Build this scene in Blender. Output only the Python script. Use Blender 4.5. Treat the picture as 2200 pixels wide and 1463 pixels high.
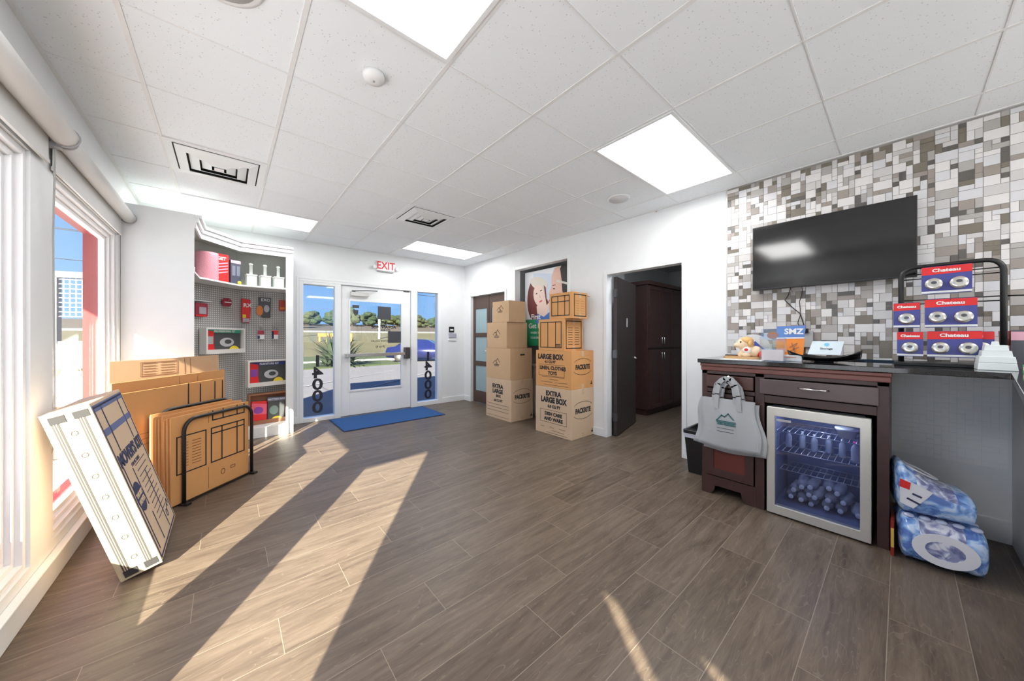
import bpy, bmesh, math, random
from mathutils import Vector, Matrix
random.seed(7)
for o in list(bpy.data.objects): bpy.data.objects.remove(o)
S = bpy.context.scene
COL = S.collection
PI = math.pi
# ------------------------------------------------------------------ camera
CH, H = 1.27, 2.675              # eye height, ceiling height
XL, XR, YF, YB = -.70, 3.637, 5.711, -3.3
cd = bpy.data.cameras.new('camera'); cam = bpy.data.objects.new('camera', cd); COL.objects.link(cam)
cd.sensor_width = 36; cd.lens = 716/2200*36; cd.shift_y = -8.5/2200; cd.clip_start = .02; cd.clip_end = 600
cam.location = (0, 0, CH); cam.rotation_euler = (PI/2, 0, math.radians(-40.58))
S.camera = cam
# ------------------------------------------------------------------ view + world + sun
S.view_settings.view_transform = 'Standard'; S.view_settings.look = 'None'
S.view_settings.gamma = 1; S.view_settings.use_curve_mapping = False
S.view_settings.exposure = 1.6
W = bpy.data.worlds.new('sky'); S.world = W; W.use_nodes = True
wn, wl = W.node_tree.nodes, W.node_tree.links
bg = wn['Background']; tc = wn.new('ShaderNodeTexCoord'); sx = wn.new('ShaderNodeSeparateXYZ'); rp = wn.new('ShaderNodeValToRGB')
wl.new(tc.outputs['Generated'], sx.inputs[0]); wl.new(sx.outputs[2], rp.inputs[0]); wl.new(rp.outputs[0], bg.inputs[0])
rp.color_ramp.elements[0].position = 0.0; rp.color_ramp.elements[0].color = (.13, .26, .43, 1)
rp.color_ramp.elements[1].position = .5; rp.color_ramp.elements[1].color = (.06, .14, .38, 1)
bg.inputs[1].default_value = 1.0
SUN_E, SUN_A = math.atan(.463), (.591, .807)     # elevation, horizontal travel direction of the light
sd = bpy.data.lights.new('sun', 'SUN'); so = bpy.data.objects.new('sun', sd); COL.objects.link(so)
sd.energy = 12.6; sd.angle = math.radians(.5); sd.color = (1, .93, .76)
so.rotation_euler = Vector((SUN_A[0], SUN_A[1], -.463)).to_track_quat('-Z', 'Y').to_euler()
LIGHTP = 6.3
PANELS = [(2.09, .91), (-.35, .91), (-.35, 4.57), (2.09, 4.57), (-.35, -2.14), (2.09, -2.14)]
for i, (x, y) in enumerate(PANELS):
    ld = bpy.data.lights.new('panel_glow', 'AREA'); lo = bpy.data.objects.new('panel_glow', ld); COL.objects.link(lo)
    ld.shape = 'RECTANGLE'; ld.size = 1.16; ld.size_y = .56; ld.energy = LIGHTP; ld.color = (1, .99, .98)
    lo.location = (x+.61, y+.305, H-.03)

# ------------------------------------------------------------------ materials
MATS = {}
def nodes(m): return m.node_tree.nodes, m.node_tree.links
def M(name, col=(.8, .8, .8), rough=.5, metal=0, emit=0, spec=.5, bump=0, bscale=60, var=0, vscale=8, coat=0, alpha=1, trans=0):
    if name in MATS: return MATS[name]
    m = bpy.data.materials.new(name); m.use_nodes = True; n, l = nodes(m); b = n['Principled BSDF']
    b.inputs['Base Color'].default_value = (*col, 1); b.inputs['Roughness'].default_value = rough
    b.inputs['Metallic'].default_value = metal; b.inputs['Specular IOR Level'].default_value = spec
    b.inputs['Coat Weight'].default_value = coat; b.inputs['Alpha'].default_value = alpha
    b.inputs['Transmission Weight'].default_value = trans
    if emit: b.inputs['Emission Color'].default_value = (*col, 1); b.inputs['Emission Strength'].default_value = emit
    tc = n.new('ShaderNodeTexCoord')
    nz = n.new('ShaderNodeTexNoise'); nz.inputs['Scale'].default_value = vscale; nz.inputs['Detail'].default_value = 4
    l.new(tc.outputs['Object'], nz.inputs['Vector'])
    mx = n.new('ShaderNodeMix'); mx.data_type = 'RGBA'
    v = max(var, .03)
    mx.inputs[6].default_value = (*[c*(1-v) for c in col], 1); mx.inputs[7].default_value = (*[min(1, c*(1+v)) for c in col], 1)
    l.new(nz.outputs['Fac'], mx.inputs[0]); l.new(mx.outputs[2], b.inputs['Base Color'])
    if bump:
        n2 = n.new('ShaderNodeTexNoise'); n2.inputs['Scale'].default_value = bscale; n2.inputs['Detail'].default_value = 5
        l.new(tc.outputs['Object'], n2.inputs['Vector'])
        bp = n.new('ShaderNodeBump'); bp.inputs['Strength'].default_value = bump; bp.inputs['Distance'].default_value = .01
        l.new(n2.outputs['Fac'], bp.inputs['Height']); l.new(bp.outputs[0], b.inputs['Normal'])
    MATS[name] = m; return m
def Mglass(name, tint=(1, 1, 1), gloss=.06, rough=0):
    if name in MATS: return MATS[name]
    m = bpy.data.materials.new(name); m.use_nodes = True; n, l = nodes(m); n.remove(n['Principled BSDF'])
    t = n.new('ShaderNodeBsdfTransparent'); t.inputs[0].default_value = (*tint, 1)
    g = n.new('ShaderNodeBsdfGlossy'); g.inputs['Roughness'].default_value = rough
    fr = n.new('ShaderNodeFresnel'); fr.inputs[0].default_value = 1.45
    mth = n.new('ShaderNodeMath'); mth.operation = 'MULTIPLY'; mth.inputs[1].default_value = gloss/.04
    mn = n.new('ShaderNodeMath'); mn.operation = 'MINIMUM'; mn.inputs[1].default_value = .14
    mx = n.new('ShaderNodeMixShader'); l.new(fr.outputs[0], mth.inputs[0]); l.new(mth.outputs[0], mn.inputs[0]); l.new(mn.outputs[0], mx.inputs[0])
    l.new(t.outputs[0], mx.inputs[1]); l.new(g.outputs[0], mx.inputs[2]); l.new(mx.outputs[0], n['Material Output'].inputs[0])
    MATS[name] = m; return m
def math_node(n, l, op, a, b=None):
    k = n.new('ShaderNodeMath'); k.operation = op
    for i, v in enumerate((a, b)):
        if v is None: continue
        if isinstance(v, (int, float)): k.inputs[i].default_value = v
        else: l.new(v, k.inputs[i])
    return k.outputs[0]
def floor_mat():
    m = bpy.data.materials.new('wood_plank_tile'); m.use_nodes = True; n, l = nodes(m); b = n['Principled BSDF']
    g = n.new('ShaderNodeNewGeometry'); s = n.new('ShaderNodeSeparateXYZ'); l.new(g.outputs['Position'], s.inputs[0])
    f = lambda op, a, b=None: math_node(n, l, op, a, b)
    X, Y = s.outputs[0], s.outputs[1]
    v = f('DIVIDE', f('SUBTRACT', Y, .038), .2235); row = f('FLOOR', v); fv = f('SUBTRACT', v, row)
    u = f('DIVIDE', f('SUBTRACT', f('SUBTRACT', X, .775), f('MULTIPLY', row, .299)), .897); pl = f('FLOOR', u); fu = f('SUBTRACT', u, pl)
    du = f('MULTIPLY', f('MINIMUM', fu, f('SUBTRACT', 1, fu)), .897); dv = f('MULTIPLY', f('MINIMUM', fv, f('SUBTRACT', 1, fv)), .2235)
    joint = f('LESS_THAN', f('MINIMUM', du, dv), .0014)
    idc = n.new('ShaderNodeCombineXYZ'); l.new(row, idc.inputs[0]); l.new(pl, idc.inputs[1])
    wn_ = n.new('ShaderNodeTexWhiteNoise'); l.new(idc.outputs[0], wn_.inputs['Vector'])
    # grain coordinates, shifted per plank
    c = n.new('ShaderNodeCombineXYZ'); l.new(f('ADD', f('MULTIPLY', X, 1.6), f('MULTIPLY', wn_.outputs['Value'], 40)), c.inputs[0]); l.new(f('MULTIPLY', Y, 13), c.inputs[1]); l.new(f('MULTIPLY', wn_.outputs['Value'], 9), c.inputs[2])
    nz = n.new('ShaderNodeTexNoise'); nz.inputs['Scale'].default_value = 1.6; nz.inputs['Detail'].default_value = 9; nz.inputs['Roughness'].default_value = .62; nz.inputs['Distortion'].default_value = .8
    l.new(c.outputs[0], nz.inputs['Vector'])
    wv = n.new('ShaderNodeTexNoise'); wv.inputs['Scale'].default_value = .7; wv.inputs['Detail'].default_value = 2; wv.inputs['Distortion'].default_value = 1.5; l.new(c.outputs[0], wv.inputs['Vector'])
    ring = f('FRACT', f('MULTIPLY', wv.outputs['Fac'], 13)); rl = f('LESS_THAN', ring, .07)
    fine = n.new('ShaderNodeTexNoise'); fine.inputs['Scale'].default_value = 9; fine.inputs['Detail'].default_value = 3; l.new(c.outputs[0], fine.inputs['Vector'])
    r = n.new('ShaderNodeValToRGB'); e = r.color_ramp.elements
    e[0].position = .3; e[0].color = (.065, .046, .033, 1); e[1].position = .72; e[1].color = (.182, .142, .104, 1)
    k = e.new(.5); k.color = (.120, .090, .065, 1)
    mixf = f('ADD', f('MULTIPLY', nz.outputs['Fac'], .8), f('ADD', f('MULTIPLY', fine.outputs['Fac'], .2), f('MULTIPLY', f('SUBTRACT', wn_.outputs['Value'], .5), .10)))
    l.new(mixf, r.inputs[0])
    m1 = n.new('ShaderNodeMix'); m1.data_type = 'RGBA'; l.new(f('MULTIPLY', rl, .35), m1.inputs[0]); l.new(r.outputs[0], m1.inputs[6]); m1.inputs[7].default_value = (.235, .195, .15, 1)
    m2 = n.new('ShaderNodeMix'); m2.data_type = 'RGBA'; l.new(f('MULTIPLY', joint, .75), m2.inputs[0]); l.new(m1.outputs[2], m2.inputs[6]); m2.inputs[7].default_value = (.30, .26, .20, 1)
    l.new(m2.outputs[2], b.inputs['Base Color']); b.inputs['Roughness'].default_value = .42
    bp = n.new('ShaderNodeBump'); bp.inputs['Strength'].default_value = .25; bp.inputs['Distance'].default_value = .004
    l.new(f('SUBTRACT', nz.outputs['Fac'], joint), bp.inputs['Height']); l.new(bp.outputs[0], b.inputs['Normal'])
    return m
def ceiling_mat():
    m = bpy.data.materials.new('acoustic_tile'); m.use_nodes = True; n, l = nodes(m); b = n['Principled BSDF']
    g = n.new('ShaderNodeNewGeometry'); vo = n.new('ShaderNodeTexVoronoi'); vo.inputs['Scale'].default_value = 60
    l.new(g.outputs['Position'], vo.inputs['Vector'])
    nz = n.new('ShaderNodeTexNoise'); nz.inputs['Scale'].default_value = 45; nz.inputs['Detail'].default_value = 2; l.new(g.outputs['Position'], nz.inputs['Vector'])
    f = lambda op, a, b=None: math_node(n, l, op, a, b)
    dot = f('MULTIPLY', f('LESS_THAN', vo.outputs['Distance'], .17), f('GREATER_THAN', nz.outputs['Fac'], .5))
    mx = n.new('ShaderNodeMix'); mx.data_type = 'RGBA'; l.new(f('MULTIPLY', dot, .6), mx.inputs[0])
    mx.inputs[6].default_value = (.85, .885, .915, 1); mx.inputs[7].default_value = (.42, .41, .40, 1)
    l.new(mx.outputs[2], b.inputs['Base Color']); b.inputs['Roughness'].default_value = .9; b.inputs['Specular IOR Level'].default_value = .1
    bp = n.new('ShaderNodeBump'); bp.inputs['Strength'].default_value = .15; bp.inputs['Distance'].default_value = .003; l.new(nz.outputs['Fac'], bp.inputs['Height']); l.new(bp.outputs[0], b.inputs['Normal'])
    return m
def pegboard_mat():
    m = bpy.data.materials.new('perforated_metal'); m.use_nodes = True; n, l = nodes(m); b = n['Principled BSDF']
    tcn = n.new('ShaderNodeTexCoord'); s = n.new('ShaderNodeSeparateXYZ'); l.new(tcn.outputs['UV'], s.inputs[0])
    f = lambda op, a, b=None: math_node(n, l, op, a, b)
    fu = f('ABSOLUTE', f('SUBTRACT', f('FRACT', f('DIVIDE', s.outputs[0], .0254)), .5)); fv = f('ABSOLUTE', f('SUBTRACT', f('FRACT', f('DIVIDE', s.outputs[1], .0254)), .5))
    hole = f('LESS_THAN', f('MAXIMUM', fu, fv), .24)
    mx = n.new('ShaderNodeMix'); mx.data_type = 'RGBA'; l.new(hole, mx.inputs[0]); mx.inputs[6].default_value = (.36, .35, .34, 1); mx.inputs[7].default_value = (.80, .80, .78, 1)
    l.new(mx.outputs[2], b.inputs['Base Color']); b.inputs['Roughness'].default_value = .5
    return m
wallp = M('white_wall_paint', (.79, .81, .82), .6, bump=.03, bscale=90)
trimp = M('white_trim_paint', (.80, .82, .83), .35)
FLOORM, CEILM, PEGM = floor_mat(), ceiling_mat(), pegboard_mat()
gridm = M('ceiling_grid_metal', (.78, .78, .78), .4)
winframe = M('white_vinyl', (.84, .84, .85), .3)
redm = M('dark_red_paint', (.30, .02, .018), .4)
glassm = Mglass('window_glass'); tintg = Mglass('view_dimming_glass', (.86, .87, .88))  # entrance tint added to dim the bright view outdoors
blindm = M('roller_blind_fabric', (.70, .70, .69), .7)
dwood = M('espresso_wood', (.055, .026, .022), .35, var=.25, vscale=12)
dwood2 = M('espresso_wood_panel', (.075, .028, .022), .3, var=.3, vscale=9)
dkdoor = M('dark_brown_door', (.035, .026, .024), .45, var=.15)
steel = M('brushed_steel', (.62, .61, .58), .3, metal=.9)
chrome = M('chrome', (.75, .75, .76), .12, metal=1)
blackm = M('black_plastic', (.012, .012, .013), .35)
blackmetal = M('black_powder_coat', (.012, .012, .012), .4)
whitep = M('white_plastic', (.82, .82, .82), .35)
greyp = M('grey_plastic', (.4, .4, .42), .4)
granite = M('black_granite', (.012, .012, .013), .06, var=.5, vscale=150)
card = M('kraft_cardboard', (.58, .39, .23), .75, bump=.05, bscale=40, var=.06)
cardo = M('orange_kraft_cardboard', (.66, .33, .12), .75, bump=.05, bscale=40, var=.06)
cardp = M('pale_kraft_cardboard', (.62, .46, .31), .75, bump=.05, bscale=40, var=.05)
tapem = M('clear_packing_tape', (.62, .45, .28), .2)
ink = M('black_print', (.02, .02, .022), .7)
inkb = M('navy_print', (.03, .04, .10), .7)
tanm = M('cream_tape_strip', (.50, .42, .27), .6)

# ------------------------------------------------------------------ geometry helpers
class MB:
    """collects faces, then links them as ONE mesh object"""
    def __init__(s): s.v, s.f, s.m, s.sm = [], [], [], []; s.cur = 0; s.smooth = False
    def add(s, vs, fs, smooth=None):
        o = len(s.v); s.v += [tuple(x) for x in vs]
        for f in fs: s.f.append([i+o for i in f]); s.m.append(s.cur); s.sm.append(s.smooth if smooth is None else smooth)
        return s
    def box(s, a, b, M4=None):
        x0, y0, z0 = [min(p, q) for p, q in zip(a, b)]; x1, y1, z1 = [max(p, q) for p, q in zip(a, b)]
        vs = [Vector(p) for p in ((x0,y0,z0),(x1,y0,z0),(x1,y1,z0),(x0,y1,z0),(x0,y0,z1),(x1,y0,z1),(x1,y1,z1),(x0,y1,z1))]
        if M4: vs = [M4 @ p for p in vs]
        return s.add(vs, [(0,3,2,1),(4,5,6,7),(0,1,5,4),(1,2,6,5),(2,3,7,6),(3,0,4,7)])
    def prism(s, pts, z0, z1):          # polygon in XY extruded in Z (counter-clockwise)
        n = len(pts); vs = [(x, y, z0) for x, y in pts]+[(x, y, z1) for x, y in pts]
        return s.add(vs, [list(range(n))[::-1], list(range(n, 2*n))]+[(i, (i+1) % n, (i+1) % n+n, i+n) for i in range(n)])
    def extr(s, pts, org, xd, yd, t):   # polygon in plane (org,xd,yd) extruded along xd x yd by t
        xd, yd = Vector(xd), Vector(yd); nd = xd.cross(yd); o = Vector(org); n = len(pts)
        vs = [o+xd*x+yd*y for x, y in pts]; vs += [p+nd*t for p in vs]
        return s.add(vs, [list(range(n))[::-1], list(range(n, 2*n))]+[(i, (i+1) % n, (i+1) % n+n, i+n) for i in range(n)])
    def ring(s, outer, inner, org, xd, yd, t):
        xd, yd = Vector(xd), Vector(yd); nd = xd.cross(yd); o = Vector(org); n = len(outer)
        P = [o+xd*x+yd*y for x, y in outer]+[o+xd*x+yd*y for x, y in inner]; P += [p+nd*t for p in P]
        fs = []
        for i in range(n):
            j = (i+1) % n
            fs += [(i, n+i, n+j, j), (2*n+i, 2*n+j, 3*n+j, 3*n+i), (i, j, 2*n+j, 2*n+i), (n+i, 3*n+i, 3*n+j, n+j)]
        return s.add(P, fs)
    def tube(s, pts, r, seg=10, closed=False, caps=True):
        pts = [Vector(p) for p in pts]; n = len(pts); rs = r if isinstance(r, (list, tuple)) else [r]*n; vs = []; up = None
        for i, p in enumerate(pts):
            d = (pts[(i+1) % n]-pts[i-1]) if (closed or 0 < i < n-1) else (pts[1]-pts[0] if i == 0 else pts[-1]-pts[-2])
            d.normalize()
            if up is None: up = Vector((0, 0, 1)) if abs(d.z) < .9 else Vector((1, 0, 0))
            x = d.cross(up).normalized(); up = x.cross(d).normalized()
            for k in range(seg):
                a = 2*PI*k/seg; vs.append(p+(x*math.cos(a)+up*math.sin(a))*rs[i])
        fs = []
        for i in range(n if closed else n-1):
            for k in range(seg):
                a, b = i*seg+k, i*seg+(k+1) % seg; c, d = ((i+1) % n)*seg+(k+1) % seg, ((i+1) % n)*seg+k
                fs.append((a, b, c, d))
        s.add(vs, fs, True)
        if caps and not closed:
            o = len(s.v)-len(vs); s.f.append([o+k for k in range(seg)][::-1]); s.m.append(s.cur); s.sm.append(False)
            s.f.append([o+(n-1)*seg+k for k in range(seg)]); s.m.append(s.cur); s.sm.append(False)
        return s
    def lathe(s, prof, c=(0, 0, 0), seg=24, M4=None):    # prof: (r, z)
        c = Vector(c); vs = []
        for r, z in prof:
            for k in range(seg):
                a = 2*PI*k/seg; p = Vector((r*math.cos(a), r*math.sin(a), z))
                vs.append((M4 @ p if M4 else p)+c)
        fs = [(i*seg+k, i*seg+(k+1) % seg, (i+1)*seg+(k+1) % seg, (i+1)*seg+k) for i in range(len(prof)-1) for k in range(seg)]
        fs += [list(range(seg))[::-1], [(len(prof)-1)*seg+k for k in range(seg)]]
        return s.add(vs, fs, True)
    def ell(s, c, r, seg=16, rings=10, M4=None):
        return s.lathe([(max(1e-4, math.sin(PI*i/rings)), -math.cos(PI*i/rings)) for i in range(rings+1)], (0, 0, 0), seg,
                       Matrix.Translation(c) @ (M4 or Matrix()) @ Matrix.Diagonal((*r, 1)))
    def build(s, name, mats, parent=None, loc=(0, 0, 0), bevel=0, bseg=2, uv=None):
        me = bpy.data.meshes.new(name); me.from_pydata(s.v, [], s.f)
        if not isinstance(mats, (list, tuple)): mats = [mats]
        for m in mats: me.materials.append(m)
        for p, mi, sm in zip(me.polygons, s.m, s.sm): p.material_index = mi; p.use_smooth = sm
        if uv:
            L = me.uv_layers.new(name='uv')
            for lp in me.loops: L.data[lp.index].uv = uv(me.vertices[lp.vertex_index].co)
        me.update(); o = bpy.data.objects.new(name, me); COL.objects.link(o); o.location = loc
        if parent: o.parent = parent
        if bevel:
            b = o.modifiers.new('bevel', 'BEVEL'); b.width = bevel; b.segments = bseg; b.limit_method = 'ANGLE'; b.angle_limit = math.radians(50)
        return o
def tag(o, label=None, cat=None, group=None, kind=None):
    if label: o['label'] = label
    if cat: o['category'] = cat
    if group: o['group'] = group
    if kind: o['kind'] = kind
    return o
def thing(name, label, cat, loc=(0, 0, 0), rz=0, group=None, rot=None):
    o = bpy.data.objects.new(name, None); COL.objects.link(o); o.location = loc; o.empty_display_size = .1
    o.rotation_euler = rot or (0, 0, rz); return tag(o, label, cat, group)
def struct(o): o['kind'] = 'structure'; return o
def copy_tree(o, parent=None):
    c = o.copy(); COL.objects.link(c)
    if parent: c.parent = parent
    for ch in [q for q in bpy.data.objects if q.parent == o]: copy_tree(ch, c)
    return c
def text(name, s, size, parent, org, xd, yd, mat, t=.0006, align='CENTER', sx=1, bold=.0, mirror=False):
    cu = bpy.data.curves.new('t', 'FONT'); cu.body = s; cu.size = size; cu.align_x = align; cu.align_y = 'CENTER'; cu.extrude = t; cu.offset = bold; cu.resolution_u = 3
    tmp = bpy.data.objects.new('t', cu); COL.objects.link(tmp); bpy.context.view_layer.update()
    me = bpy.data.meshes.new_from_object(tmp.evaluated_get(bpy.context.evaluated_depsgraph_get())); bpy.data.objects.remove(tmp)
    xd, yd = Vector(xd).normalized(), Vector(yd).normalized(); nd = xd.cross(yd)
    Mx = Matrix(((xd.x, yd.x, nd.x, org[0]), (xd.y, yd.y, nd.y, org[1]), (xd.z, yd.z, nd.z, org[2]), (0, 0, 0, 1)))
    if mirror: Mx = Mx @ Matrix.Diagonal((-sx, 1, 1, 1))
    else: Mx = Mx @ Matrix.Diagonal((sx, 1, 1, 1))
    me.transform(Mx); me.materials.clear(); me.materials.append(mat); me.name = name
    o = bpy.data.objects.new(name, me); COL.objects.link(o)
    if parent: o.parent = parent
    return o
def strips(name, segs, w, parent, org, xd, yd, mat, t=.0008):   # printed lines: list of ((x0,y0),(x1,y1)[,w])
    b = MB()
    for sg in segs:
        (x0, y0), (x1, y1) = sg[0], sg[1]; ww = sg[2] if len(sg) > 2 else w
        d = Vector((x1-x0, y1-y0)); L = d.length; d.normalize(); p = Vector((-d.y, d.x))*ww/2; e = d*ww/2
        a, c = Vector((x0, y0))-e, Vector((x1, y1))+e
        b.extr([tuple(a-p), tuple(c-p), tuple(c+p), tuple(a+p)], org, xd, yd, t)
    return b.build(name, mat, parent)
def frame_segs(x0, y0, x1, y1): return [((x0, y0), (x1, y0)), ((x1, y0), (x1, y1)), ((x1, y1), (x0, y1)), ((x0, y1), (x0, y0))]
def rrect(x0, y0, x1, y1, r, n=5):
    P = []
    for cx, cy, a0 in ((x1-r, y0+r, -90), (x1-r, y1-r, 0), (x0+r, y1-r, 90), (x0+r, y0+r, 180)):
        for i in range(n+1):
            a = math.radians(a0+90*i/n); P.append((cx+r*math.cos(a), cy+r*math.sin(a)))
    return P
def arc(cx, cy, rx, ry, a0, a1, n=12): return [(cx+rx*math.cos(math.radians(a0+(a1-a0)*i/n)), cy+ry*math.sin(math.radians(a0+(a1-a0)*i/n))) for i in range(n+1)]
NX, NY, UP = (0, -1, 0), (1, 0, 0), (0, 0, 1)      # text x-direction on a face looking -X / looking -Y

# ================================================================== room shell
b = MB(); b.box((XL-.1, YB-.1, -.1), (XR+.1, YF+.12, 0)); b.box((XR+.1, 1.0, -.1), (7.2, 5.6, 0)); struct(b.build('floor', FLOORM))
b = MB(); b.box((XL-.3, YB-.1, H), (XR+.1, YF+.12, H+.08)); ceil = struct(b.build('ceiling', CEILM))
b = MB()
for i in range(-1, 9): x = -.961+.61*i; b.box((x-.010, YB, H-.004), (x+.010, YF, H))
for j in range(-8, 9):
    y = .91+.61*j; b.box((XL, y-.0035, H-.003), (XR, y+.0035, H))
b.box((XL, YB, H-.006), (XL+.022, YF, H)); b.box((XR-.022, YB, H-.006), (XR, YF, H)); b.box((XL, YF-.022, H-.006), (XR, YF, H))
b.build('ceiling_grid', gridm, ceil)
# far wall with entrance opening
def wall_y(name, y0, y1, holes, x0, x1, z1=H, mat=wallp):
    b = MB(); xs = sorted({x0, x1, *[h[0] for h in holes], *[h[1] for h in holes]})
    for a, c in zip(xs, xs[1:]):
        hz = sorted([(h[2], h[3]) for h in holes if h[0] <= a+1e-6 and h[1] >= c-1e-6]); z = 0
        for h0, h1 in hz:
            if h0 > z: b.box((a, y0, z), (c, y1, h0))
            z = h1
        if z < z1: b.box((a, y0, z), (c, y1, z1))
    return struct(b.build(name, mat))
def wall_x(name, X0, X1, holes, y0, y1, z1=H, mat=wallp):
    b = MB(); ys = sorted({y0, y1, *[h[0] for h in holes], *[h[1] for h in holes]})
    for a, c in zip(ys, ys[1:]):
        hz = sorted([(h[2], h[3]) for h in holes if h[0] <= a+1e-6 and h[1] >= c-1e-6]); z = 0
        for h0, h1 in hz:
            if h0 > z: b.box((X0, a, z), (X1, c, h0))
            z = h1
        if z < z1: b.box((X0, a, z), (X1, c, z1))
    return struct(b.build(name, mat))
wall_y('wall_far', YF, YF+.12, [(.80, 3.10, 0, 2.12)], XL-.1, XR+.12)
WIN = [(2.68, 4.30), (1.33, 2.68-.0), (-.10, 1.00)]
LW = [(2.93, 4.30), (1.36, 2.66), (-.13, 1.02), (-2.28, -1.92), (-2.72, -2.37)]
GZ0, GZ1 = .19, 2.14
wall_x('wall_left', XL-.09, XL, [(a, c, GZ0, GZ1) for a, c in LW], YB-.1, YF+.12)
RWH = [(4.43, 5.48, 0, 2.05), (3.04, 4.16, 0, 2.37), (1.495, 2.41, 0, 2.05)]
wall_x('wall_right', XR, XR+.1, RWH, YB-.1, YF)
FILL_WIN = [(-.45, .80, .12, 2.45), (.95, 2.20, .12, 2.45), (2.35, 3.45, .12, 2.45)]  # unseen openings added so outdoor light brightens the ceiling
wall_y('wall_back', YB-.1, YB, FILL_WIN, XL-.1, XR+.12)
for k, (a, c, z0, z1) in enumerate(FILL_WIN):
    w = bpy.data.objects.new('window_%d' % (k+7), None); COL.objects.link(w); w['kind'] = 'structure'  # added window behind the camera, lets in fill daylight
    b = MB(); b.ring(rrect(a, z0, c, z1, .003, 1), rrect(a+.05, z0+.05, c-.05, z1-.05, .003, 1), (0, YB-.08, 0), (1, 0, 0), (0, 0, 1), -.06); b.build('window_frame', winframe, w)
    b = MB(); b.box((a+.05, YB-.06, z0+.05), (c-.05, YB-.054, z1-.05)); b.build('window_pane', glassm, w)
# baseboards and casings
def board(name, a, c): b = MB(); b.box(a, c); return struct(b.build(name, trimp, bevel=.004))
board('baseboard_left', (XL, YB, 0), (XL+.022, 4.40, .125)); 
b = MB(); b.box((XL+.0, YB, .125), (XL+.035, 4.40, .14)); struct(b.build('trim_1', trimp, bevel=.005))
b = MB(); b.box((.68, YF-.015, 0), (.80, YF, .1)); b.box((3.10, YF-.015, 0), (XR, YF, .1)); struct(b.build('baseboard_far', trimp, bevel=.003))
b = MB()
for a, c in ((5.48, YF), (4.16, 4.43), (2.41, 3.04), (1.08, 1.495), (-.44, .04)): b.box((XR-.014, a, 0), (XR, c, .14 if c < .1 else .1))
struct(b.build('baseboard_right', trimp, bevel=.003))
# casings of the openings in the right wall
for k, (y0, y1, z0, z1) in enumerate(RWH):
    b = MB(); w = .045
    b.box((XR-.012, y0-w, 0), (XR+.104, y0+.004, z1+w)); b.box((XR-.012, y1-.004, 0), (XR+.104, y1+w, z1+w)); b.box((XR-.012, y0+.004, z1-.004), (XR+.104, y1-.004, z1+w))
    struct(b.build('trim_%d' % (k+2), trimp, bevel=.004))
# ---------------------------------------------------------------- left wall windows
gx = XL-.075
for k, (a, c) in enumerate(LW):
    w = thing('window_%d' % (k+1), 'x', 'window'); del w['label']; del w['category']; w['kind'] = 'structure'
    b = MB()
    for st, (x0, x1, t) in enumerate(((XL-.09, XL-.012, .03), (XL-.09, XL-.035, .055), (XL-.09, XL-.055, .08))):
        o_, i_ = t-.026, t
        if st == 0: o_ = 0
        b.box((x0, a+o_, GZ0+o_), (x1, a+i_, GZ1-o_)); b.box((x0, c-i_, GZ0+o_), (x1, c-o_, GZ1-o_))
        b.box((x0, a+i_, GZ0+o_), (x1, c-i_, GZ0+i_)); b.box((x0, a+i_, GZ1-i_), (x1, c-i_, GZ1-o_))
    b.build('window_frame', winframe, w, bevel=.004)
    b = MB(); b.box((gx-.003, a+.076, GZ0+.076), (gx+.003, c-.076, GZ1-.076)); b.build('window_pane', glassm, w)
    # exterior red surround, proud of the wall outside
    b = MB(); xo, xi = XL-.175, XL-.09
    b.box((xo, a-.06, GZ0-.02), (xi, a+.03, GZ1+.05)); b.box((xo, c-.04, GZ0-.02), (xi, c+.1, GZ1+.05)); b.box((xo, a, GZ1-.045), (xi, c, GZ1+.05)); b.box((xo, a, GZ0-.02), (xi if k != 1 else xo+.03, c, GZ0+(.24 if k == 1 else .05)))  # one sill raised out of view to cut the sun patch
    b.build('exterior_surround', redm, w)
# roller blinds
def blind(y0, y1, drop, label, r=.043, bx=.0):
    t = thing('roller_blind', label, 'blind', (XL, (y0+y1)/2, 2.30)); hl = (y1-y0)/2; cx = .055+bx
    b = MB(); b.tube([(cx, -hl, 0), (cx, hl, 0)], r, 20); b.build('roller_tube', blindm, t)
    b = MB(); b.box((.012+bx*.5, -hl+.01, drop-2.30), (.015+bx*.5, hl-.01, .02)); b.box((.008+bx*.5, -hl+.01, drop-2.318), (.02+bx*.5, hl-.01, drop-2.30)); b.build('blind_fabric', blindm, t)
    for s in (-1, 1):
        b = MB(); b.lathe([(r+.006, -.004), (r+.006, .004)], (cx, s*(hl+.004), 0), 20, Matrix.Rotation(PI/2, 4, 'X')); b.box((0, s*(hl+.0)-.002, -.03), (cx, s*(hl)+.006, .045)); b.build('bracket', greyp, t)
    return t
blind(1.30, 2.80, 2.16, 'rolled-up white roller blind nearest the camera along the left wall', .05, .01)
blind(2.86, 4.36, 2.155, 'rolled-up white roller blind beside the white corner shelving')
blind(-.2, 1.1, 2.16, 'white roller blind behind the camera over the left wall')
bc = MB(); bc.tube([(XL+.03, 2.83, 2.26), (XL+.02, 2.84, 1.8), (XL+.035, 2.80, 1.0), (XL+.03, 2.775, .75), (XL+.03, 2.79, .68), (XL+.03, 2.82, .72), (XL+.03, 2.83, 1.0), (XL+.02, 2.855, 1.8), (XL+.03, 2.84, 2.26)], .0022, 6, caps=False)
tag(bc.build('blind_cord', M('cord_grey', (.45, .45, .44), .6)), 'thin grey looped pull cord hanging between the two left windows', 'cord')
bc = MB(); bc.box((XL+.0, 2.83-.02, 2.24), (XL+.05, 2.83+.02, 2.262)); tag(bc.build('cord_bracket', greyp), 'small grey bracket between the two roller blinds', 'bracket')
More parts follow.
